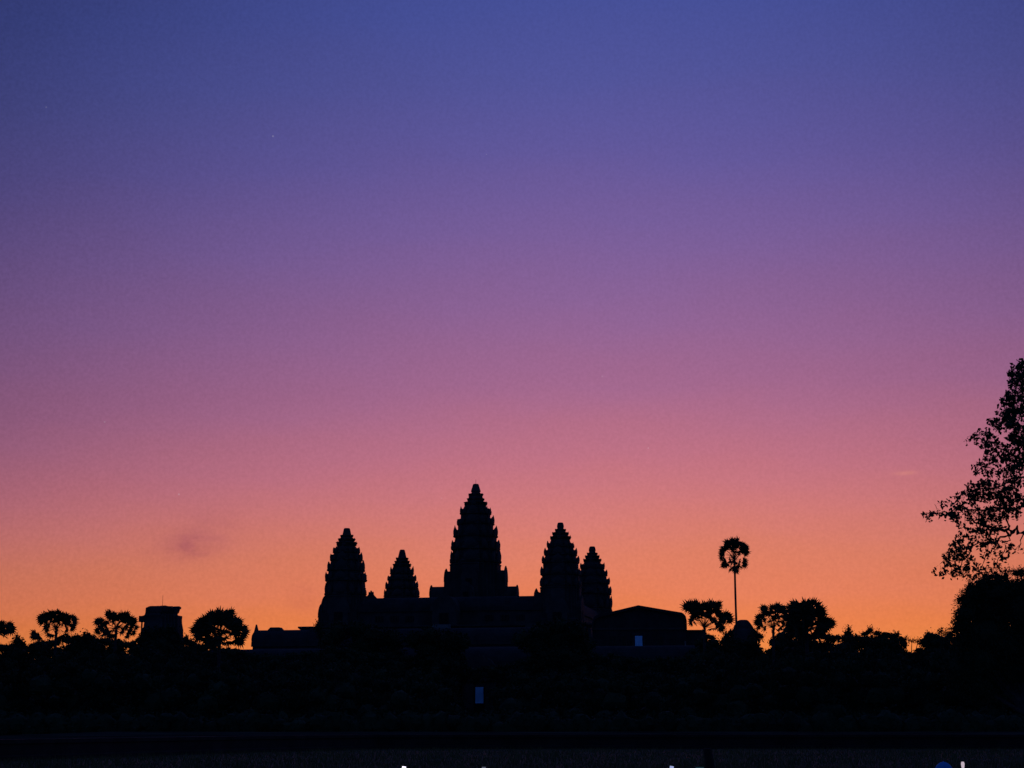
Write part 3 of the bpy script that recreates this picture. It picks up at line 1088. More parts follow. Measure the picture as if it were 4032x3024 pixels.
# the wood below: one mass in the dark, no tree to be told from the next
def tree_belt():
    rng = random.Random(77)
    mb = MB()
    top = [(-1300, 2520), (0, 2528), (40, 2532), (70, 2512), (110, 2543), (140, 2512), (200, 2515), (285, 2498), (360, 2496), (400, 2506), (470, 2508), (500, 2522), (540, 2498), (560, 2495), (720, 2505),
           (770, 2522), (940, 2548), (965, 2556), (1010, 2575), (1240, 2560), (1300, 2530), (1450, 2560), (1700, 2580), (1800, 2600), (1850, 2620), (1930, 2620), (2060, 2590), (2400, 2565), (2480, 2585),
           (2560, 2585), (2700, 2580), (2755, 2505), (2785, 2488), (2815, 2506), (2838, 2528), (2856, 2500), (2880, 2500), (2985, 2530), (3000, 2560), (3028, 2560), (3042, 2508), (3080, 2482), (3240, 2486), (3300, 2496),
           (3400, 2497), (3480, 2490), (3540, 2498), (3562, 2522), (3582, 2566), (3606, 2568), (3636, 2512), (3680, 2492), (3760, 2500), (4300, 2500), (5600, 2520)]

    def T(px):
        for (a, b), (c, d) in zip(top, top[1:]):
            if px <= c:
                return b + (d - b) * (px - a) / (c - a)
        return top[-1][1]

    def clear(px, py, r):
        for x0, x1, y0, y1 in ((1868, 1907, 2700, 2775), (2494, 2536, 2495, 2566), (2688, 2708, 2518, 2564)):
            if x0 - r < px < x1 + r and y0 - r < py < y1 + r:
                return False
        return True
    px = -1100.0
    while px < 5500:      # ragged top edge: many small clumps
        Y = rng.uniform(252, 262)
        k = mpp(Y, 10)
        r = rng.uniform(12, 24)
        if clear(px, T(px) + r, r):
            blob(mb, P(px, T(px) + r + rng.uniform(-3, 8), Y), [r * k, r * k, r * k * .9], 60, .34, rng, .6, .75)
        px += r * rng.uniform(.8, 1.25)
    for Y, drop, step in ((292, 40, 70), (257, 13, 36), (232, 50, 64), (205, 90, 66)):
        px = -1100.0
        while px < 5500:
            t = T(px) + drop + rng.uniform(0, 16)
            k = mpp(Y, 10)
            py = t
            first = True
            while py < 2850:
                r = rng.uniform(44, 62) if not first else rng.uniform(26, 40)
                cpx, cpy = px + rng.uniform(-16, 16), py + r * .95
                if clear(cpx, cpy, r * 1.12):
                    c = P(cpx, cpy, Y + rng.uniform(-5, 5))
                    rr = [r * k, r * k, r * k * rng.uniform(.85, 1.0)]
                    blob(mb, c, rr, 190 if first else 150, .5, rng, .5, .74, .68, 1.28)
                py += r * 1.15
                first = False
            px += step * rng.uniform(.8, 1.15)
    # low understorey right down to the terrace
    px = -1100.0
    while px < 5500:
        for Y in (196, 188):
            c = P(px + rng.uniform(-20, 20), 2840, Y)
            c.z = rng.uniform(1.2, 2.2)
            if clear(px, 2840, 30):
                blob(mb, c, [1.6, 1.5, rng.uniform(1.2, 2.2)], 70, .45, rng)
        px += 45
    o = mb.build('wood', M_LEAF, None)
    tag(o, 'dense dark wood spread across the view below the temple', 'wood', None, 'stuff')


tree_belt()


# big dark tree at the right edge
broad_tree('big dense dark tree at the right edge, under the overhanging leafy branches', 120,
           [(3868, 2300, 42, 24), (3900, 2297, 40, 20), (3960, 2312, 60, 28), (4040, 2312, 70, 36), (3835, 2335, 42, 32), (3815, 2375, 42, 34), (3800, 2420, 46, 36), (3795, 2465, 44, 36),
            (3800, 2520, 48, 44), (3900, 2400, 100, 90), (4020, 2400, 110, 90), (3880, 2500, 100, 80), (4020, 2520, 120, 90), (4180, 2420, 120, 130), (3850, 2600, 90, 70), (4000, 2640, 130, 100), (4170, 2600, 130, 110),
            (3850, 2700, 80, 70), (3930, 2338, 70, 42), (4000, 2345, 90, 52), (4080, 2338, 70, 45), (3880, 2338, 50, 36), (3890, 2276, 12, 12), (3938, 2280, 16, 12), (4022, 2252, 12, 14), (3772, 2436, 14, 10), (3760, 2480, 14, 12), (3786, 2358, 14, 12), (3822, 2306, 14, 10), (3800, 2640, 80, 80), (3960, 2540, 90, 90), (3962, 2268, 13, 24), (4005, 2258, 26, 14), (3912, 2272, 20, 12)],
           4040, 41, .27, 2.0, group=None, asp=.34, trunk_r=.35, hi=1.22, fill=.74, lo=.66, bristle=46)


def overhanging_tree():
    rng = random.Random(5)
    Y = 38.0
    base = P(4560, 2600, Y)
    o0 = Vector((base.x, Y, 0))
    root = thing('overhanging_tree', tuple(o0), 'near tree reaching in from the right edge, separate small leaves against pink sky', 'tree')
    tr, cr = MB(), MB()

    def Q(px, py, dy=0.0):
        return P(px, py, Y + dy) - o0
    trunk = [Vector((0, 0, -.2)), Vector((.05, 0, 2)), Q(4545, 2300), Q(4520, 1900), Q(4440, 1500), Q(4380, 1150)]
    tr.tube(trunk, [.3, .24, .2, .16, .1, .05], 10)

    limbs = [
        [Q(4545, 2330), Q(4330, 2160, -.4), Q(4130, 2098, -.5), Q(4032, 2098, -.4), Q(3990, 2094, -.2), Q(3955, 2090), Q(3918, 2091, .1), Q(3850, 2060, .1), Q(3800, 2030)],
        [Q(3990, 2095, -.2), Q(3975, 2070), Q(3966, 2040), Q(3950, 2005), Q(3910, 1940)],
        [Q(3985, 2096, -.2), Q(3970, 2108), Q(3930, 2126), Q(3890, 2140), Q(3830, 2150), Q(3780, 2165), Q(3740, 2200)],
        [Q(3930, 2126), Q(3925, 2110), Q(3921, 2091)],
        [Q(4530, 2000), Q(4300, 1900, .5), Q(4110, 1840, .6), Q(4000, 1800, .5), Q(3930, 1765, .3), Q(3880, 1715)],
        [Q(4300, 1900, .5), Q(4150, 1960, .3), Q(4040, 1990), Q(3940, 2000), Q(3850, 2008), Q(3780, 2010), Q(3720, 2014), Q(3655, 2020)],
        [Q(4450, 1550), Q(4250, 1560, .6), Q(4100, 1580, .7), Q(4000, 1610, .5), Q(3945, 1640)],
        [Q(4100, 1580, .7), Q(4050, 1530, .6), Q(4015, 1480)],
        [Q(4110, 1840, .6), Q(4020, 1880, .3), Q(3920, 1920), Q(3820, 1935), Q(3750, 1955)],
        [Q(3830, 2150), Q(3800, 2200), Q(3770, 2240), Q(3740, 2262)],
        [Q(3890, 2140), Q(3880, 2190), Q(3860, 2240), Q(3835, 2268)],
        [Q(3970, 2108), Q(3960, 2150), Q(3930, 2200), Q(3910, 2250)],
        [Q(4032, 2098, -.4), Q(4020, 2140), Q(3995, 2165)],
    ]
    r0 = [.07, .026, .024, .012, .035, .026, .035, .02, .022, .012, .010, .012, .012]
    wob = random.Random(8)
    for q, pts in enumerate(limbs):
        fine = [pts[0]]
        for a, b in zip(pts, pts[1:]):
            for t in (1 / 3, 2 / 3):
                fine.append(a.lerp(b, t) + Vector((wob.gauss(0, .025), wob.gauss(0, .05), wob.gauss(0, .04))))
            fine.append(b)
        limbs[q] = fine
    for pts, r in zip(limbs, r0):
        n = len(pts)
        tr.tube(pts, [r * (1 - .8 * i / (n - 1)) + .004 for i in range(n)], 6)
    # leaf sprays: (px, py, rx, ry, number of sprays)
    B = [(4030, 1440, 22, 30, 20), (4012, 1495, 38, 62, 56), (3995, 1590, 46, 50, 56), (3940, 1645, 40, 34, 26), (4010, 1680, 42, 50, 52), (3880, 1712, 44, 26, 14), (3915, 1770, 50, 42, 34),
         (4000, 1780, 46, 56, 60), (3862, 1835, 34, 30, 10), (3940, 1860, 60, 40, 20), (4010, 1870, 40, 40, 20), (3890, 1925, 84, 34, 58), (3805, 1945, 44, 30, 18), (3990, 1955, 52, 40, 42),
         (3745, 1985, 28, 20, 6), (3700, 2018, 48, 8, 9), (3655, 2021, 12, 7, 4), (3775, 2012, 34, 22, 12), (3945, 2010, 56, 30, 36), (3860, 2020, 48, 28, 20), (3800, 2075, 36, 34, 12), (3890, 2065, 46, 32, 22),
         (3862, 2115, 40, 30, 14), (3780, 2150, 30, 36, 20), (3732, 2180, 30, 20, 8), (3745, 2232, 34, 28, 11), (3700, 2222, 18, 16, 3), (3815, 2200, 46, 34, 14), (3790, 2250, 36, 22, 9), (3850, 2252, 36, 22, 8),
         (3905, 2185, 42, 30, 9), (3990, 2165, 34, 18, 5), (3910, 2242, 44, 24, 9), (3935, 2140, 30, 20, 8), (3712, 2258, 14, 8, 2), (3680, 1985, 26, 10, 1),
         (3990, 1480, 16, 26, 6), (3975, 1555, 14, 18, 5), (3840, 1725, 14, 8, 3), (3808, 1720, 6, 6, 1)]
    for k in range(100):      # the rest of the crown beyond the edge of the picture
        B.append((rng.uniform(4120, 4800), rng.uniform(1200, 2150), 70, 60, 26))
    for px, py, rx, ry, n in B:
        nodes = limbs[rng.randrange(len(limbs))]
        dy = rng.uniform(-.6, .6)
        cen = Q(px, py, dy)
        best = min((p for l in limbs for p in l), key=lambda p: (p - cen).length)
        tr.tube([best, (best + cen) / 2 + Vector((0, 0, .05)), cen], [.009, .006, .004], 4)
        for _ in range(int(n * 1.3)):
            while True:
                a, b = rng.uniform(-1, 1), rng.uniform(-1, 1)
                if a * a + b * b < 1:
                    break
            p = Q(px + a * rx, py + b * ry, dy + rng.uniform(-.45, .45))
            d = (p - cen)
            q = p + (d.normalized() if d.length > .01 else Vector((1, 0, 0))) * .10 + Vector((0, 0, -rng.uniform(.02, .12)))
            tr.tube([cen + d * .45, p, q], [.004, .003, .002], 3)
            for i in range(rng.randint(5, 9)):
                t = rng.random()
                leaf(cr, p + (q - p) * t + Vector((rng.gauss(0, .035), rng.gauss(0, .035), rng.gauss(-.02, .035))), rng.uniform(.065, .125), rng, .6, .5)
    tr.build('trunk', M_BARK, root)
    cr.build('crown', M_LEAF2, root)


overhanging_tree()


# ------------------------------------------------------------------ palms
def frond(root, top, c, r, rng):
    """one leaf: a bare stalk from the palm's head and a pleated, split fan centred on c with radius r"""
    v = c - top
    d = v.normalized()
    d = (d + Vector((0, 0, -.18 * rng.random()))).normalized()
    hub = c - d * r * .38
    while True:
        up = Vector((rng.uniform(-.8, .8), rng.choice((-1, 1)) * rng.uniform(.5, 1.0), rng.uniform(-.6, .8)))
        yv = up.cross(d)
        if yv.length > .25:
            break
    yv.normalize()
    zv = d.cross(yv)
    mb = MB()
    w = .035
    L_ = hub.length if False else (hub - top).length
    sag = Vector((0, 0, .06 * L_))
    mb.tube([(0, 0, 0), tuple((hub - top) * .5 + sag), tuple(hub - top)], [w, w * .75, w * .55], 4)
    h = hub - top
    spread = math.radians(rng.uniform(95, 132))
    n = rng.randint(11, 14)
    R = r * 1.32
    prev = None
    for i in range(n + 1):
        a = -spread + 2 * spread * i / n
        k = (.74 + .26 * math.cos(a * .8)) * rng.uniform(.9, 1.05)
        fold = (.05 if i % 2 else -.05) * R - .12 * R * abs(math.sin(a))

        def pt(rad, ang, dz):
            return h + d * (rad * math.cos(ang)) + yv * (rad * math.sin(ang)) + zv * dz
        mid = pt(R * .56 * k, a, fold)
        if prev is not None:
            o = len(mb.v)
            mb.v += [tuple(h), tuple(prev), tuple(mid)]
            mb.f.append((o, o + 1, o + 2))
            am = a - spread / n + rng.gauss(0, .05)
            tip = pt(R * k * rng.uniform(.84, 1.08), am, fold - .04 * R) - Vector((0, 0, rng.uniform(0, .12) * R))
            o = len(mb.v)
            mb.v += [tuple(prev.lerp(mid, .06)), tuple(tip), tuple(prev.lerp(mid, .94))]
            mb.f.append((o, o + 1, o + 2))
        prev = mid
    f = mb.build('frond', M_PALM, root, tuple(top))
    return f


def palm(label, origin, sc, head, Y, fans, seed, trunk_r=.2, base_px=None, dup=-.22):
    """fans: (x, y, radius) read off an enlargement of the photo with this origin and scale; depth is spread round the head"""
    rng = random.Random(seed)

    def Q(x, y):
        return P(origin[0] + x / sc, origin[1] + y / sc, Y)
    c = Q(*head)
    bx = P(base_px, 2600, Y).x if base_px else c.x
    root = thing('fan_palm', (bx, Y, 0), label, 'palm tree', 'fan palms along the skyline')
    top = Vector((c.x - bx, 0, c.z))
    t = MB()
    n = 14
    pts, rr = [], []
    for i in range(n + 1):
        s = i / n
        pts.append((top.x * (s ** 1.3) + .05 * math.sin(s * 7), .1 * math.sin(s * 3), -.2 + (top.z + .5) * s))
        rr.append(trunk_r * (1.25 - .35 * s) * (1.0 + (.05 if i % 2 else 0)))
    rr[0] *= 1.3
    t.tube(pts, rr, 9)
    for i in range(14):      # old leaf bases wrapped round the head of the trunk
        a = i * 2.4
        z = top.z - .75 + .1 * i
        t.tube([(top.x + trunk_r * .7 * math.cos(a), trunk_r * .7 * math.sin(a), z - .15), (top.x + (trunk_r + .13) * math.cos(a), (trunk_r + .13) * math.sin(a), z + .18)], [.07, .045], 4)
    t.build('trunk', M_BARK, root)
    k = mpp(Y, c.z) / sc
    far = max(math.hypot(x - head[0], y - head[1]) for x, y, _ in fans)
    rmax = max(r for _, _, r in fans)
    for x, y, r in fans:
        r = r * (rmax / r) ** .42
        p = Q(x, y) - Vector((bx, Y, 0))
        dist = math.hypot(x - head[0], y - head[1])
        room = math.sqrt(max(far * far - dist * dist, 0)) * k
        sgn = rng.choice((-1, 1))
        p.y += sgn * rng.uniform(.15, .8) * room
        frond(root, top, p, r * k * 1.42, rng)
        if dup * far > (y - head[1]) and dist < .86 * far:      # the far side of the crown
            q = Q(x + rng.uniform(-.4, .4) * r, y + rng.uniform(-.2, .4) * r) - Vector((bx, Y, 0))
            q.y -= sgn * rng.uniform(.15, .8) * room
            frond(root, top, q, r * k * 1.35, rng)
    return root


OL, SL = (0, 2350), 5.53
palm('fan palm cut off by the left edge of the view', OL, SL, (-50, 780), 236,
     [(60, 650, 100), (150, 660, 110), (240, 620, 85), (270, 700, 90), (200, 760, 100), (100, 740, 110), (20, 700, 110), (-60, 640, 110), (-140, 700, 110), (30, 830, 80), (-220, 640, 110), (-260, 740, 100), (-160, 830, 90),
      (-340, 760, 90), (-60, 560, 90), (60, 580, 70)], 61)
palm('leftmost full fan palm, two bright gaps either side of its trunk', OL, SL, (1222, 690), 230,
     [(890, 460, 85), (980, 430, 100), (1060, 380, 75), (1150, 350, 70), (1240, 400, 110), (1350, 350, 95), (1340, 450, 110), (1450, 420, 105), (1520, 470, 105), (1560, 540, 85), (1240, 500, 85), (1410, 500, 90), (1310, 540, 70),
      (960, 500, 85), (1000, 560, 75), (950, 640, 75), (915, 700, 65), (985, 680, 60), (800, 830, 95), (740, 890, 85), (850, 890, 80), (1560, 620, 70), (1610, 660, 85), (1530, 720, 65), (1505, 810, 70), (1495, 890, 60),
      (1130, 850, 80), (1230, 860, 90), (1320, 870, 70), (1175, 420, 70)], 62, base_px=221)
palm('fan palm with one long leaf pointing left, beside the broken-topped tower', (350, 2350), SL, (592, 690), 232,
     [(480, 430, 95), (430, 375, 85), (520, 345, 75), (530, 470, 105), (620, 430, 110), (700, 410, 105), (650, 510, 85), (790, 410, 100), (840, 370, 65), (780, 490, 95), (870, 480, 90), (950, 510, 85), (1005, 520, 70), (900, 560, 70),
      (190, 530, 85), (270, 530, 75), (325, 590, 80), (250, 700, 90), (180, 745, 75), (330, 690, 95), (400, 740, 105), (480, 730, 95), (560, 640, 70), (700, 665, 60), (780, 655, 50), (955, 640, 70), (1030, 660, 60), (830, 740, 75),
      (925, 790, 50), (760, 760, 60), (800, 845, 50), (900, 690, 45), (350, 840, 90), (480, 860, 100)], 63)
palm('large dense round-headed fan palm left of the low gallery roof', (700, 2350), 3.687, (610, 560), 228,
     [(470, 240, 60), (560, 215, 60), (620, 235, 75), (700, 225, 65), (785, 215, 50), (540, 285, 85), (640, 290, 95), (735, 290, 80), (400, 335, 75), (345, 350, 65), (480, 350, 90), (580, 360, 95), (680, 370, 95), (845, 325, 60), (880, 365, 75),
      (320, 410, 75), (250, 445, 70), (225, 475, 60), (400, 430, 95), (520, 450, 95), (640, 450, 95), (800, 400, 75), (860, 440, 85), (935, 430, 60), (955, 490, 60), (300, 500, 85), (420, 530, 95), (560, 540, 95), (680, 500, 75), (860, 520, 75),
      (935, 575, 45), (300, 560, 75), (400, 610, 95), (520, 630, 95), (640, 600, 75), (850, 620, 70), (900, 650, 55), (730, 660, 65), (975, 515, 55), (740, 440, 60), (450, 290, 50), (600, 700, 90), (500, 700, 80), (680, 690, 70)], 64, trunk_r=.24, dup=.15)
OR, SR = (2500, 2050), 2.765
palm('umbrella-shaped fan palm with bare leaf stalks beside the gabled hall', OR, SR, (755, 1165), 236,
     [(560, 930, 58), (600, 905, 50), (640, 915, 60), (680, 890, 48), (700, 945, 70), (760, 925, 58), (800, 950, 62), (850, 900, 48), (880, 935, 52), (905, 905, 38), (780, 995, 55), (860, 1000, 52), (920, 995, 40), (650, 975, 50), (615, 960, 50),
      (620, 1090, 38), (675, 1070, 30), (640, 1035, 28), (965, 1050, 48), (1010, 1030, 40), (1035, 1070, 42), (955, 1090, 34), (900, 1130, 42), (860, 1095, 32), (930, 1170, 38), (975, 1170, 26), (820, 1190, 34), (720, 1000, 50), (830, 1045, 36)], 65)
palm('tall slim fan palm rising alone above the skyline on a thin bare trunk', OR, SR, (1082, 410), 262,
     [(1000, 230, 42), (1055, 220, 46), (1118, 212, 42), (1095, 255, 46), (1155, 240, 40), (1040, 262, 40), (970, 285, 44), (990, 305, 42), (955, 320, 30), (1190, 285, 38), (1172, 325, 34), (1212, 300, 30), (1180, 265, 36), (1150, 350, 20),
      (1075, 345, 24), (1058, 378, 24), (962, 430, 34), (990, 468, 40), (975, 488, 32), (1030, 480, 36), (1150, 450, 34), (1190, 450, 38), (1215, 440, 28), (1208, 482, 30), (1160, 488, 30), (1060, 515, 36), (1085, 535, 38), (1108, 510, 34), (1070, 558, 30),
      (1095, 560, 24), (945, 355, 34), (1215, 352, 34), (1112, 405, 30), (1050, 425, 30), (950, 400, 26), (1075, 335, 34), (1090, 395, 34), (1062, 440, 32), (1100, 455, 32), (1080, 300, 40)], 66, trunk_r=.17, base_px=2908)
palm('loose open fan palm touching a larger dense palm, right of the bright gap', OR, SR, (1505, 1170), 238,
     [(1400, 945, 42), (1440, 965, 50), (1500, 945, 52), (1550, 925, 46), (1560, 975, 52), (1480, 1005, 50), (1610, 945, 42), (1620, 995, 36), (1415, 1000, 36), (1342, 1050, 38), (1332, 1100, 38), (1358, 1130, 38), (1390, 1080, 34), (1330, 1160, 34),
      (1590, 1060, 38), (1620, 1090, 40), (1570, 1115, 34), (1505, 1070, 36), (1640, 1045, 32), (1425, 1170, 22), (1390, 1025, 30), (1540, 1030, 34), (1560, 1170, 40), (1620, 1150, 50)], 67)
palm('broad dense fan palm with long leaves hanging out on its right', OR, SR, (1870, 1190), 226,
     [(1730, 900, 48), (1700, 940, 52), (1780, 935, 66), (1840, 905, 50), (1880, 950, 78), (1930, 890, 42), (1980, 920, 60), (1800, 1005, 84), (1900, 1040, 92), (1990, 1000, 82), (2030, 970, 44), (1720, 1020, 62), (1740, 1090, 74), (1690, 1060, 44),
      (1840, 1100, 76), (1950, 1110, 76), (2035, 1060, 62), (2055, 1120, 54), (2098, 1085, 40), (2115, 1130, 42), (1690, 1140, 64), (1780, 1170, 76), (1880, 1180, 76), (1990, 1190, 64), (2045, 1190, 44), (1640, 1200, 56), (1730, 1230, 66), (1850, 1240, 74),
      (1960, 1240, 64), (2140, 1115, 30), (1840, 1180, 80), (1800, 1090, 70), (1920, 1240, 70)], 68, trunk_r=.24, dup=.2)


# ------------------------------------------------------------------ grass, post and the people at the front edge
def grass():
    rng = random.Random(9)
    mb = MB()
    for _ in range(46000):
        Y = 62 + 78 * rng.random() ** 1.2
        x = rng.uniform(-1, 1) * Y * .36
        lim = 90.5 + (x / Y * F_PX + 2016) * .0285 if x / Y * F_PX + 2016 < 1500 else 134.2
        if Y > lim - .5:
            continue
        h = rng.uniform(.10, .30) * (1 + .8 * mnoise.noise(Vector((x * .25, Y * .12, 0))))
        w = rng.uniform(.015, .035)
        a = rng.uniform(0, math.pi)
        dx, dy = math.cos(a) * w, math.sin(a) * w
        lx, ly = rng.gauss(0, .07), rng.gauss(0, .07)
        o = len(mb.v)
        mb.v += [(x - dx, Y - dy, 0), (x + dx, Y + dy, 0), (x + lx, Y + ly, h)]
        mb.f.append((o, o + 1, o + 2))
    o = mb.build('grass', M_GRASS)
    tag(o, 'dark rough grass covering the foreground', 'grass', None, 'stuff')


grass()


def post():
    Y = 62
    p = P(2790, 2946, Y)
    m = MB()
    m.tube([(.08, 0, -.1), (.05, 0, .3), (.0, 0, .75), (-.05, 0, p.z - .02), (-.05, 0, p.z)], [.21, .18, .17, .16, .10], 9)
    o = m.build('tree_stump', M_WALL, None, (p.x, Y, 0))
    tag(o, 'dark upright stump standing in the grass at the bottom right of centre', 'stump')


post()


def figure(name, joints, edges, mat, parent):
    """one continuous skinned body"""
    me = bpy.data.meshes.new(name)
    keys = list(joints)
    me.from_pydata([joints[k][0] for k in keys], [(keys.index(a), keys.index(b)) for a, b in edges], [])
    me.materials.append(mat)
    o = bpy.data.objects.new(name, me)
    COL.objects.link(o)
    o.parent = parent
    sk = o.modifiers.new('skin', 'SKIN')
    sk.use_smooth_shade = True
    lay = me.skin_vertices[0].data
    for i, k in enumerate(keys):
        r = joints[k][1]
        lay[i].radius = r if isinstance(r, tuple) else (r, r)
        lay[i].use_root = (i == 0)
    ss = o.modifiers.new('sub', 'SUBSURF')
    ss.levels = ss.render_levels = 2
    return o


M_SKIN = mat_noise('skin', (0.20, 0.11, 0.075), (0.26, 0.15, 0.10), 8, .6, 0)
M_SHIRT = mat_noise('dark_shirt', (0.02, 0.022, 0.03), (0.03, 0.032, 0.042), 6, .9, .2)
M_TROUS = mat_noise('dark_trousers', (0.015, 0.015, 0.018), (0.025, 0.025, 0.03), 6, .9, .2)
M_CAPB = mat_noise('blue_cap_cloth', (0.02, 0.28, 0.60), (0.03, 0.32, 0.64), 30, .8, .15)
M_HAIR = mat_noise('hair', (0.012, 0.010, 0.009), (0.02, 0.017, 0.015), 20, .6, .2)
M_PHONE = mat_noise('phone_shell', (0.02, 0.02, 0.022), (0.03, 0.03, 0.032), 5, .4, 0)


def hand(J, E, pre, wrist, d, across):
    """five curled fingers from the wrist joint key"""
    w = Vector(J[wrist][0])
    d, across = Vector(d).normalized(), Vector(across).normalized()
    nrm = d.cross(across)
    pm = w + d * .055
    J[pre + 'palm'] = (tuple(pm), (.036, .018))
    E.append((wrist, pre + 'palm'))
    for i, (o, l) in enumerate(((-.028, .062), (-.010, .072), (.009, .068), (.027, .054))):
        a = pm + across * o + d * .035
        b = a + d * l * .55 + nrm * .006
        c = b + d * l * .35 + nrm * .026
        for j, p in enumerate((a, b, c)):
            J[f'{pre}f{i}{j}'] = (tuple(p), .0095 - .001 * j)
        E += [(pre + 'palm', f'{pre}f{i}0'), (f'{pre}f{i}0', f'{pre}f{i}1'), (f'{pre}f{i}1', f'{pre}f{i}2')]
    a = pm - across * .038 + d * .004
    b = a - across * .022 + d * .028 + nrm * .012
    J[pre + 't0'] = (tuple(a), .012)
    J[pre + 't1'] = (tuple(b), .010)
    E += [(pre + 'palm', pre + 't0'), (pre + 't0', pre + 't1')]


def standing_person():
    Y = 17.0
    p = P(3717, 3000, Y)
    t = P(3812, 3001, Y)
    H = p.z
    root = thing('person', (p.x, Y, 0), 'person in a bright blue cap seen from behind at the bottom edge, on the right', 'person')
    s = (H - .03) / 1.70
    hx, hz = (t.x - p.x) / s, (t.z - .15) / s
    J = {'pelvis': ((0, 0, .95), (.155, .11)), 'waist': ((0, .0, 1.08), (.135, .10)), 'chest': ((0, .01, 1.28), (.165, .115)), 'neck0': ((0, .0, 1.42), (.075, .07)), 'neck': ((0, .01, 1.49), .055),
         'head0': ((0, .025, 1.56), (.07, .085)), 'head1': ((0, .02, 1.63), (.077, .095)), 'head2': ((0, .015, 1.68), (.05, .065)),
         'shL': ((-.17, 0, 1.38), .06), 'elL': ((-.24, -.01, 1.12), .045), 'wrL': ((-.22, .13, .92), .031),
         'shR': ((.16, 0, 1.39), .06), 'elR': ((.30, .14, 1.28), .045), 'wrR': ((hx, .20, hz - .09), .030),
         'hipL': ((-.09, 0, .90), .10), 'knL': ((-.10, .02, .49), .066), 'anL': ((-.10, -.01, .09), .045), 'toL': ((-.11, .15, .035), .036),
         'hipR': ((.09, 0, .90), .10), 'knR': ((.11, .03, .49), .066), 'anR': ((.12, .0, .09), .045), 'toR': ((.14, .16, .035), .036)}
    E = [('pelvis', 'waist'), ('waist', 'chest'), ('chest', 'neck0'), ('neck0', 'neck'), ('neck', 'head0'), ('head0', 'head1'), ('head1', 'head2'), ('chest', 'shL'), ('shL', 'elL'), ('elL', 'wrL'),
         ('chest', 'shR'), ('shR', 'elR'), ('elR', 'wrR'), ('pelvis', 'hipL'), ('hipL', 'knL'), ('knL', 'anL'), ('anL', 'toL'), ('pelvis', 'hipR'), ('hipR', 'knR'), ('knR', 'anR'), ('anR', 'toR')]
    hand(J, E, 'r', 'wrR', (0, .1, 1), (-1, .2, 0))
    hand(J, E, 'l', 'wrL', (0, .5, -1), (0, 1, .5))
    b = figure('body', J, E, M_SHIRT, root)
    b.scale = (s, s, s)
    # cap: domed crown, band, button and brim pointing forward (away from the viewer)
    m = MB()
    rings = []
    for i in range(9):
        a = i / 8 * math.pi / 2
        r, z = math.cos(a), math.sin(a)
        rings.append([Vector((.098 * r * math.cos(k * math.pi / 12), .025 + .112 * r * math.sin(k * math.pi / 12), H - .125 + .125 * z)) for k in range(24)])
    m.loft(rings[:-1] + [[Vector((v.x * .2, .025 + (v.y - .025) * .2, H - .001)) for v in rings[-2]]])
    c = m.build('cap', M_CAPB, root, smooth=True)
    br = MB()
    vs = []
    for sd in (0, -.006):
        for k in range(13):
            a = math.pi * k / 12
            vs += [Vector((.098 * math.cos(a), .03 + .11 * math.sin(a), H - .122 + sd)), Vector((.090 * math.cos(a), .05 + .19 * math.sin(a), H - .145 + sd))]
    fs = []
    for k in range(12):
        i = 2 * k
        fs += [(i, i + 1, i + 3, i + 2), (26 + i, 26 + i + 2, 26 + i + 3, 26 + i + 1), (i + 1, 27 + i, 29 + i, i + 3)]
    br.add(vs, fs)
    br.build('brim', M_CAPB, c)
    bt = MB()
    core(bt, Vector((0, .025, H)), [.008, .008, .005], random.Random(1))
    bt.build('button', M_CAPB, c)
    # the small torch held up
    tr = thing('torch', (t.x, Y + .20 * s + .02, t.z - .16), 'small lit white torch held upright beside the blue cap', 'torch')
    m = MB()
    m.tube([(0, 0, -.02), (0, 0, .06), (0, 0, .084)], [.011, .011, .012], 12)
    m.build('handle', mat_noise('torch_grey', (.5, .5, .5), (.6, .6, .6), 9, .5, 0), tr)
    m = MB()
    m.tube([(0, 0, .085), (0, 0, .11), (0, 0, .14), (0, 0, .16)], [.010, .016, .019, .012], 12)
    m.build('lamp', mat_emit('torch_light', (.95, .78, .90), .55), tr)


standing_person()


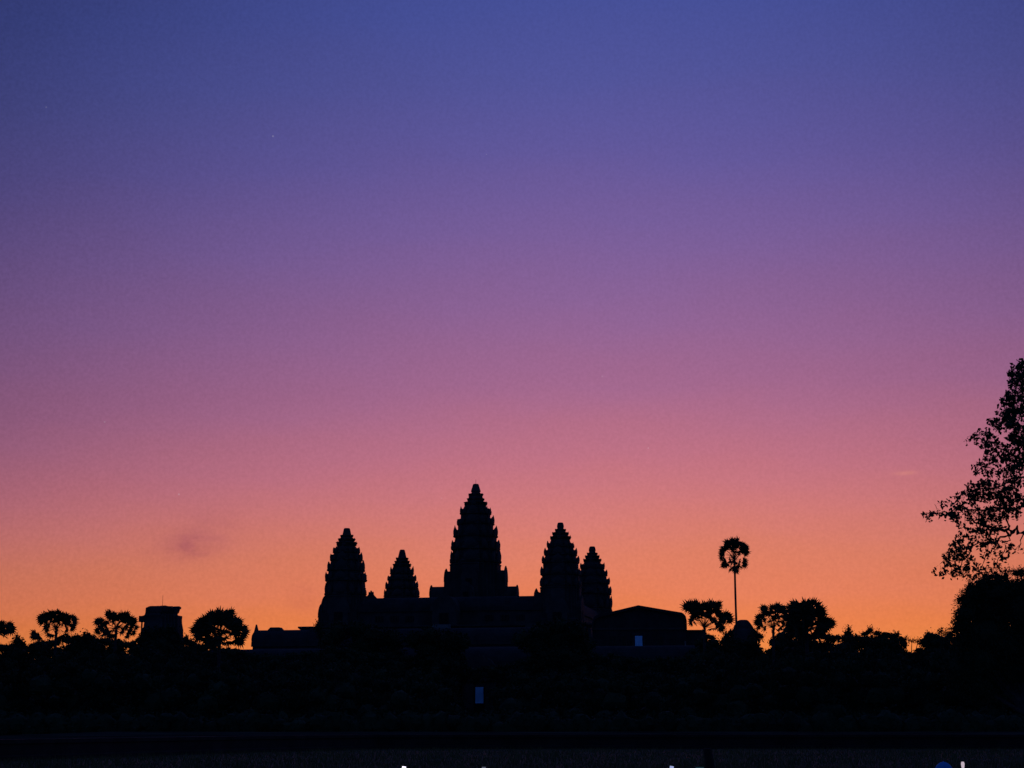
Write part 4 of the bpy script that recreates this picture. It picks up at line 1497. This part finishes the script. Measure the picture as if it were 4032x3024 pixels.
def seated_people():
    """onlookers seated on the grass, phones raised; only the phone tops reach into the frame"""
    Y = 30.0
    specs = [(1590, 3017.0, (.9, .85, 1.0), 1.7, .25, 'brightest white phone screen at the bottom edge, left of centre'),
             (1905, 3019.0, (.55, .6, .8), .17, 0.0, 'dim grey phone screen at the bottom edge below the tallest tower'),
             (2643, 3015.5, (.5, .6, 1.0), .6, .5, 'small tilted bluish phone screen at the bottom edge, right of centre'),
             (2755, 3020.0, (.10, .30, .38), .12, 1.2, 'dim teal phone lying almost level at the bottom edge')]
    J = {'pelvis': ((0, 0, .13), (.16, .13)), 'waist': ((0, .0, .28), (.14, .11)), 'chest': ((0, .03, .50), (.165, .115)), 'neck0': ((0, .03, .62), (.075, .07)), 'neck': ((0, .04, .68), .055),
         'head0': ((0, .06, .75), (.07, .085)), 'head1': ((0, .055, .82), (.077, .095)), 'head2': ((0, .045, .88), (.05, .065)),
         'shL': ((-.17, .03, .59), .058), 'elL': ((-.20, .26, .66), .044), 'wrL': ((-.045, .33, .94), .030),
         'shR': ((.17, .03, .59), .058), 'elR': ((.20, .26, .66), .044), 'wrR': ((.045, .33, .94), .030),
         'hipL': ((-.10, .02, .12), .10), 'knL': ((-.30, .36, .20), .066), 'anL': ((-.05, .46, .07), .045), 'toL': ((.06, .50, .05), .036),
         'hipR': ((.10, .02, .12), .10), 'knR': ((.30, .34, .20), .066), 'anR': ((.06, .34, .07), .045), 'toR': ((-.06, .36, .05), .036)}
    E = [('pelvis', 'waist'), ('waist', 'chest'), ('chest', 'neck0'), ('neck0', 'neck'), ('neck', 'head0'), ('head0', 'head1'), ('head1', 'head2'), ('chest', 'shL'), ('shL', 'elL'), ('elL', 'wrL'),
         ('chest', 'shR'), ('shR', 'elR'), ('elR', 'wrR'), ('pelvis', 'hipL'), ('hipL', 'knL'), ('knL', 'anL'), ('anL', 'toL'), ('pelvis', 'hipR'), ('hipR', 'knR'), ('knR', 'anR'), ('anR', 'toR')]
    hand(J, E, 'r', 'wrR', (0, .05, 1), (-.4, 1, 0))
    hand(J, E, 'l', 'wrL', (0, .05, 1), (.4, 1, 0))
    first = None
    for px, py, col, st, tl, lab in specs:
        t = P(px, py, Y)
        root = thing('person', (t.x, Y - .36, 0), 'dark seated onlooker holding up the ' + lab.split(' at the')[0].replace(' lying almost level', ''), 'person', 'onlookers seated on the grass')
        if first is None:
            b = figure('body', J, E, M_SHIRT, root)
            first = b
        else:
            b = first.copy()
            COL.objects.link(b)
            b.parent = root
        k = (t.z - .06) / 1.13
        b.scale = (k, k, k)
        hr = MB()
        core(hr, Vector((0, .035, .845)) * k, [.088 * k, .10 * k, .075 * k], random.Random(int(px)))
        hr.build('hair', M_HAIR, root)
        L = .15 if tl < 1 else .08
        ph = thing('smartphone', (t.x, Y, t.z - .5 * L), lab, 'phone', 'phones held up at the bottom edge')
        ph.rotation_euler = (-.1, tl * .35 if tl < 1 else 0, 0)
        m = MB()
        wd = .076 if tl < 1 else .15
        m.box((0, 0, 0), (wd, .009, L))
        m.build('case', M_PHONE, ph)
        m = MB()
        m.box((0, -.0052, 0), (wd - .005, .001, L - .006))
        m.build('screen', mat_emit('screen_glow', col, st), ph)


seated_people()
